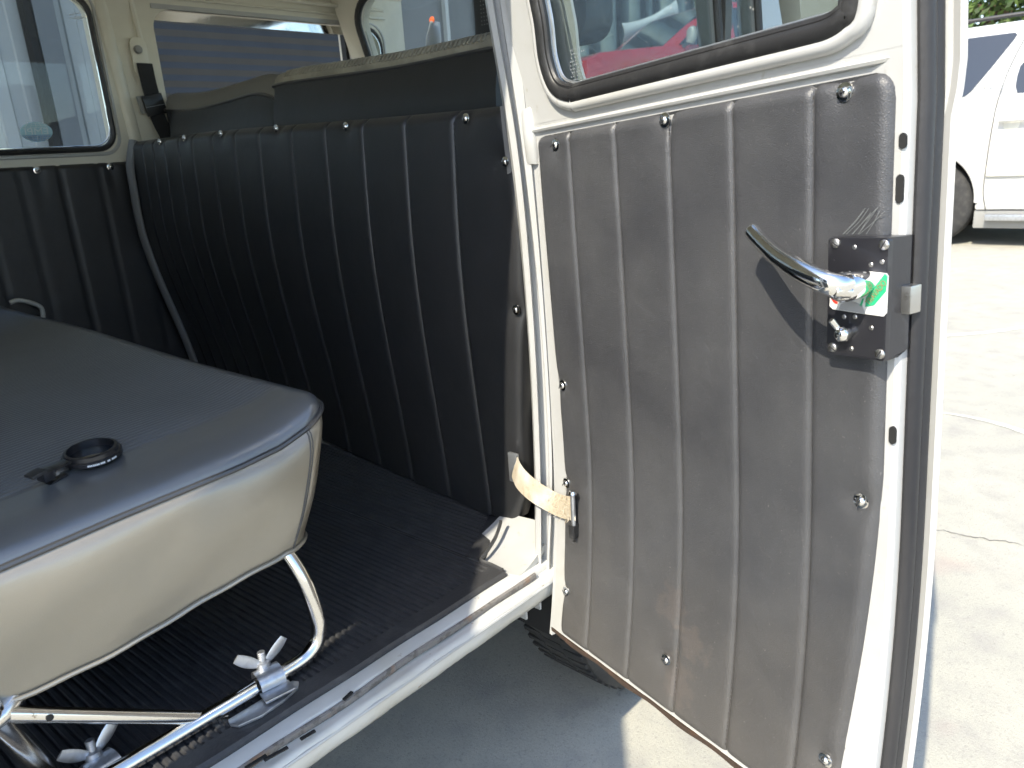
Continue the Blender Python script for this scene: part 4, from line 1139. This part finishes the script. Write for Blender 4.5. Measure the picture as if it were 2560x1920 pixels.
# ================================================================== BUILDING ON THE FAR SIDE
YB = 5.0
bld = thing('metal_building', 'grey corrugated metal building beyond the van windows', 'building', (2,YB,0))
def corr(x0,x1,z0,z1,pitch,depth,name,mat,y=YB):
    xs = []; x = x0; k = 0; zig = (0,.45,.5,.95)
    while x < x1:
        for q in zig:
            if x+q*pitch < x1: xs.append((x+q*pitch, depth if q in (.5,.95) else 0))
        x += pitch
    xs.append((x1,0)); V = []
    for z in (z0,z1):
        for a,d in xs: V.append((a,y-d,z))
    n = len(xs); Fc = [(i,i+1,n+i+1,n+i) for i in range(n-1)]
    V += [(x0,y+.08,z0),(x1,y+.08,z0),(x0,y+.08,z1),(x1,y+.08,z1)]; m = 2*n
    Fc += [(m,m+2,m+3,m+1)]
    return obj(name, V, Fc, mat, bld, smooth=False, kind='open')
corr(-6,1.62,0,4.4,.16,.012,'wall_panel','wall_metal')
def corrz(x0,x1,z0,z1,pitch,depth,name,mat,y):
    zs = [z0+pitch*k*.5 for k in range(int((z1-z0)/pitch*2)+1)]; V = []
    for k,z in enumerate(zs):
        for x in (x0,x1): V.append((x,y-(depth if k%2 else 0),z))
    return obj(name, V, [(2*i,2*i+1,2*i+3,2*i+2) for i in range(len(zs)-1)], mat, bld, smooth=False, kind='open')
corrz(1.70,3.95,0,2.28,.085,.014,'roller_shutter','shutter_metal',YB+.05)
MB().box((1.62,YB-.05,0),(1.72,YB+.08,2.6)).build('shutter_rail','wall_post',bld)
MB().box((3.93,YB-.05,0),(4.02,YB+.08,2.6)).build('shutter_rail','lintel',bld)
MB().box((1.60,YB-.08,2.28),(4.05,YB+.08,2.52)).build('shutter_lintel','lintel',bld)
corr(1.60,4.05,2.52,4.4,.16,.012,'wall_panel','wall_metal')
p0 = on(75,0,1,YB-.12); p1 = on(128,0,1,YB-.12)
MB().box((p0.x,YB-.14,0),(p1.x,YB-.02,4.2)).build('wall_post','wall_post',bld)
MB().box((p0.x-.05,YB-.13,0),(p0.x-.006,YB-.03,4.2)).build('wall_post','underbody',bld)
corr(4.02,5.05,0,4.4,1.3,.004,'wall_panel','wall_mid')
MB().box((4.62,YB-.05,0),(4.66,YB+.02,4.2)).build('downpipe','lintel',bld)
MB().box((5.04,YB-.03,0),(5.09,YB+.05,4.4)).build('corner_trim','wall_post',bld)
MB().box((-6,YB-1.1,4.4),(5.2,YB+3.5,4.6)).build('roof_edge','wall_post',bld)  # unseen eave, deepened to keep sun off the wall
MB().box((-6,YB+.10,0),(5.09,YB+3.0,4.4)).build('building_core','wall_dark',bld)
YC = 9.6
bl2 = thing('column_building', 'dark building with grey round columns behind the red SUV', 'building', (14,YC,1.2))
MB().box((5.2,YC,0),(26,YC+4,6.5)).build('wall','wall_dark',bl2)
for k, (px, r_) in enumerate(((1395,.10),(1452,.16),(1512,.24),(1575,.22),(1622,.08),(1662,.2),(1700,.12),(1745,.2))):
    q = on(px, 100, 1, YC-.3)
    MB().lathe([(r_,1.2),(r_,6.3)], Matrix.Translation((q.x,YC-.3,0)), 20).build('column','wall_column',bl2)
a = on(1390,60,1,8.8); e = on(1530,-10,1,8.8); a2 = on(1395,45,1,8.8); e2 = on(1490,130,1,8.8)
MB().tube([a,e],.02,8).build('stay_rod','lintel',bl2); MB().tube([a2,e2],.012,8).build('stay_rod','wall_column',bl2)
# made-up curled white sheet, put in for an unidentified pale shape
sp_a = on(1556,85,1,7.0); sp_b = on(1620,58,1,7.0); sp_c = on(1660,38,1,7.0); sp_d = on(1690,30,1,7.0)
sl = spline([sp_a,sp_b,sp_c,sp_d],8); nn = len(sl)
V = []
for i,p in enumerate(sl):
    t = i/(nn-1); h = .30*(1-1.7*t*(1-t)*1.4+.25*t)
    for k in lin(-1,1,5): V.append(p+Vector((.0,-.05*(1-k*k),k*h*.55)))
Fc = [(i*5+j,i*5+j+1,(i+1)*5+j+1,(i+1)*5+j) for i in range(nn-1) for j in range(4)]
V2 = [v+Vector((0,.012,0)) for v in V]; b = MB(); b.add(V,Fc); b.add(V2,Fc)
tag(b.build('white_curl','plate_white',None,kind='open'),'small curled white sheet added before the dark wall, seen through the door glass','sheet')

# ================================================================== CARS
def car(name, label, cat, side, base, body, cabin, width, wheels, wr, paint, group=None, inset=.16):
    """side(y,z)->world: a = along the car, b = up, d = depth away from the viewer"""
    t = thing(name, label, cat, base, group)
    V, Fc = plate(body, [], side, width); obj('body', V, Fc, paint, t, bevel=.03)
    zc = min(b for a,b in cabin); zt = max(b for a,b in cabin)
    def cs(a,b,d):
        k = (b-zc)/(zt-zc)*inset; return side(a,b,(.02+k) if d == 0 else d-k)
    V, Fc = plate(cabin, [], cs, width-.04); obj('cabin', V, Fc, paint, t, bevel=.025)
    for (a,b) in wheels:
        for s in (0,1):
            d0 = .02 if s == 0 else width-.24
            c = side(a,b,d0); e = side(a,b,d0+.22); ax = (e-c).normalized()
            q = ax.to_track_quat('Z','Y').to_matrix().to_4x4()
            Mx = Matrix.Translation(c) @ q
            w_ = MB().lathe([(wr*.54,.005),(wr*.60,-.004),(wr*.86,-.008),(wr*.96,.012),(wr,.04),(wr,.18),(wr*.96,.21),(wr*.6,.22)], Mx, 40).build('wheel','tyre',t)
            MB().lathe([(0,.02),(wr*.18,.015),(wr*.44,.035),(wr*.55,.004),(wr*.57,.02)], Mx, 30).build('rim','wheel_silver',w_)
    return t, cs
def pane_on(cs, loop, name, t, mat='car_glass', off=.006, th=.01):
    V, Fc = plate(loop, [], lambda a,b,d: cs(a,b,0)+(cs(a,b,0)-cs(a,b,1.5)).normalized()*(off-d), th); return obj(name, V, Fc, mat, t, smooth=False)
# white SUV parked across the yard: its flank lies in the plane x = 7.3, nose towards -y
def arch(c, z0, r, n=14): return [(c+r*math.cos(q), z0+r*math.sin(q)) for q in lin(math.pi,0,n)]
XS = 7.3
def ws_side(a,b,d): return Vector((XS+d, -a, b))
rear, front = -1.40, 1.60          # wheel centres along a (= -y)
def arch2(c, zl, r):
    return [(c-r, zl)]+[(c-r*math.cos(q), .40+r*1.12*math.sin(q)) for q in lin(0.0,math.pi,18)]+[(c+r, zl)]
body = [(-2.32,.42),(-2.30,.34)]+arch2(rear,.33,.40)+[(-.75,.335)]+arch2(front,.33,.44)+[(2.55,.36),(2.60,.75),(2.52,1.02),(2.2,1.10),(1.25,1.18),(1.0,1.32),(-2.30,1.32),(-2.36,.9)]
cabin = [(-2.30,1.30),(1.05,1.30),(.35,1.86),(-.2,1.915),(-2.05,1.90),(-2.22,1.80)]
suv, cs = car('white_suv','large white SUV parked in the sun beyond the open door','suv',ws_side,(XS+.9,.3,0),body,cabin,1.95,[(rear,.385),(front,.385)],.385,'car_white',inset=.13)
def y_(p): return (-p.y, p.z)
qw = [y_(on(px,py,0,XS+.08)) for px,py in ((2536,80),(2541,86),(2532,100),(2480,168),(2432,228),(2418,240),(2400,246),(2376,250))]
pane_on(cs, [(-2.02,1.80)]+[(-1.5,1.815)]+qw+[(-1.95,1.31)], 'quarter_window', suv)
rw = [y_(on(px,py,0,XS+.08)) for px,py in ((2552,165),(2545,190),(2542,215),(2547,232),(2560,236))]
pane_on(cs, [(-.05,1.78)]+[(-.62,1.77)]+rw+[(-.05,1.31)], 'rear_door_window', suv)
pane_on(cs, [(.08,1.78),(.35,1.76),(.88,1.33),(.08,1.33)], 'front_door_window', suv)
# door shut line, moulding, handle, roof rail, running board, badge
P = [ws_side(*y_(on(px,py,0,XS)),-.004) for px,py in ((2580,70),(2560,100),(2520,180),(2492,262),(2475,350),(2465,420),(2458,480),(2464,525))]
MB().tube(spline(P,5),.0035,6).build('door_gap','car_trim',suv)
m0 = on(2468,411,0,XS); m1 = on(2468,441,0,XS)
MB().box((XS-.03,-1.2,m1.z),(XS+.01,m0.y,m0.z)).build('side_moulding','moulding',suv,bevel=.012)
h0 = on(2500,300,0,XS)
MB().tube([(XS-.045,h0.y,h0.z),(XS-.055,h0.y-.10,h0.z),(XS-.045,h0.y-.24,h0.z)], lambda t:(.022,.016),10).build('door_handle','car_white',suv)
MB().lathe([(0,.004),(.05,.004),(.09,-.01)], Matrix.Translation((XS+.0,h0.y-.09,h0.z-.045)) @ Matrix.Rotation(-math.pi/2,4,'Y'),20).build('handle_recess','moulding',suv)
MB().tube([(XS+.20,2.0,1.93),(XS+.20,1.7,1.955),(XS+.20,.9,1.965),(XS+.20,-.1,1.955)],.018,8).build('roof_rail','car_trim',suv)
MB().box((XS-.06,-1.1,.245),(XS+.10,.90,.30)).build('running_board','zinc',suv,bevel=.01)
MB().box((XS+.02,-1.2,.17),(XS+.12,1.0,.33)).build('rocker','plastic_grey',suv,bevel=.01)
lt = on(2472,214,0,XS); glyphs('LT', .075, lambda a,b,d: Vector((XS-.004-d, lt.y-a, lt.z+b)), 'steel', 'badge', suv, thick=.004)
for k in (rear,front):
    rk = .41 if k == rear else .45
    P = [ws_side(k-rk*math.cos(q),.40+rk*1.12*math.sin(q),-.002) for q in lin(0,math.pi,24)]
    MB().tube(P,.018,8).build('arch_lip','car_white',suv)
MB().box((XS+.32,-2.5,.25),(XS+1.6,2.25,.5)).build('underbody','underbody',suv)

# red SUV side-on in the raised upper lot
RA_ = CAM+ray(1462,180)*10.0; RB_ = CAM+ray(2118,60)*11.6
rdx = Vector((RB_.x-RA_.x, RB_.y-RA_.y, 0)); RL_ = rdx.length; rdx.normalize(); rdn = Vector((-rdx.y, rdx.x, 0))
LOT = 1.22
def rs_side(a,b,d):
    k = RL_/4.62; return Vector((RA_.x, RA_.y, LOT))+rdx*(a*k)+rdn*d+Vector((0,0,b))
body = [(.02,.36),(.10,.33)]+[(a,b) for a,b in arch2(.92,.33,.42)]+[(2.6,.32)]+arch2(3.62,.33,.42)+[(4.55,.36),(4.62,.7),(4.56,1.12),(1.35,1.15),(1.15,1.14),(.25,1.07),(.04,.98)]
cabin = [(1.22,1.11),(4.52,1.11),(4.30,1.68),(4.0,1.74),(2.35,1.75),(2.12,1.70)]
red, cr = car('red_suv','bright red SUV ahead of the van, seen through the open door glass','suv',rs_side,tuple(rs_side(2.3,0,.9)),body,cabin,1.8,[(.92,.37),(3.62,.37)],.37,'car_red',inset=.18)
for nm, lp in (('front_door_window',[(1.52,1.16),(2.42,1.16),(2.42,1.66),(2.18,1.63)]),('rear_door_window',[(2.52,1.16),(3.22,1.16),(3.22,1.66),(2.52,1.66)]),('quarter_window',[(3.34,1.16),(4.32,1.16),(4.17,1.62),(3.34,1.66)])):
    pane_on(cr, lp, nm, red)
mpos = rs_side(1.62,1.18,-.10)
MB().tube([mpos+Vector((-.01,0,-.02)),mpos+Vector((0,-.02,.05)),mpos+Vector((.01,-.02,.14)),mpos+Vector((.02,-.01,.17))], lambda t:(.05,.055+.03*math.sin(math.pi*t)),12).build('wing_mirror','plastic_grey',red)
MB().tube([mpos+Vector((0,.12,-.05)),mpos+Vector((0,0,-.01))],.02,8).build('mirror_stalk','car_trim',red)
for a_ in (2.47,3.28): MB().box((-.03,-.006,1.13),(.03,.012,1.70),Matrix.Translation(rs_side(a_,0,.10)) @ Matrix.Rotation(math.atan2(rdx.y,rdx.x),4,'Z')).build('door_pillar_trim','car_trim',red)
V, Fc = plate([(1.26,1.14),(1.32,1.14),(2.16,1.69),(2.10,1.69)], [], lambda a,b,d: rs_side(a,b,.05+(b-1.1)*.2+d), 1.4)
obj('windscreen', V, Fc, 'car_glass', red, smooth=False)
MB().tube([rs_side(-.02,.72,.05), rs_side(-.05,.74,.2), rs_side(-.06,.74,.45)], .07, 10).build('headlamp','plate_white',red)
dr_ = MB().box((7.0,3.35,0),(26,YC,LOT)).build('upper_lot','concrete',None,smooth=False); dr_['kind'] = 'structure'

# ================================================================== TREES
def tree(loc, h, r, label, seed, nleaf=11000):
    rnd = random.Random(seed)
    t = thing('tree', label, 'tree', loc, 'trees behind the white SUV')
    L = Vector(loc); tr = [L+Vector((rnd.uniform(-.1,.1)*k,rnd.uniform(-.1,.1)*k,h*.55*k/4)) for k in range(5)]
    b = MB(); b.tube(spline(tr,4), lambda q: .22*(1-.6*q), 10)
    ends = []
    for k in range(9):
        q = 2*math.pi*k/9+rnd.uniform(-.3,.3); s = tr[2]+(tr[4]-tr[2])*rnd.random()
        e = L+Vector((math.cos(q)*r*.7, math.sin(q)*r*.7, h*rnd.uniform(.4,.85)))
        b.tube(spline([s,(s+e)/2+Vector((0,0,.3)),e],4), lambda q_: .09*(1-.8*q_), 6); ends.append(e)
    b.build('trunk','bark',t)
    clumps = [(L+Vector((rnd.gauss(0,.45)*r,rnd.gauss(0,.45)*r,h*rnd.uniform(.2,.98))), rnd.uniform(.5,1.0)) for _ in range(60)]
    V = []; Fc = []; fm = []
    for i in range(nleaf):
        c, cr_ = rnd.choice(clumps); d = Vector((rnd.gauss(0,1),rnd.gauss(0,1),rnd.gauss(0,1))); d = d.normalized()*cr_*rnd.random()**.5
        p = c+d; s = rnd.uniform(.06,.13); a = Vector((rnd.gauss(0,1),rnd.gauss(0,1),rnd.gauss(0,1))).normalized(); n_ = a.orthogonal().normalized(); m = a.cross(n_)
        k = len(V); V += [p-n_*s*.4, p+m*s, p+n_*s*.4, p-m*s*.9]; Fc.append((k,k+1,k+2,k+3)); fm.append(0 if rnd.random() < .6 else 1)
    obj('crown', V, Fc, 'leaf_green', t, kind='open', smooth=False, mats=['leaf_dark'], fm=fm)
tree((15.5,2.6,0),6.0,2.3,'leafy green tree behind the white SUV nearest the door edge',3)
tree((16.5,-.6,0),5.6,2.2,'leafy green tree behind the white SUV at the right edge',5)
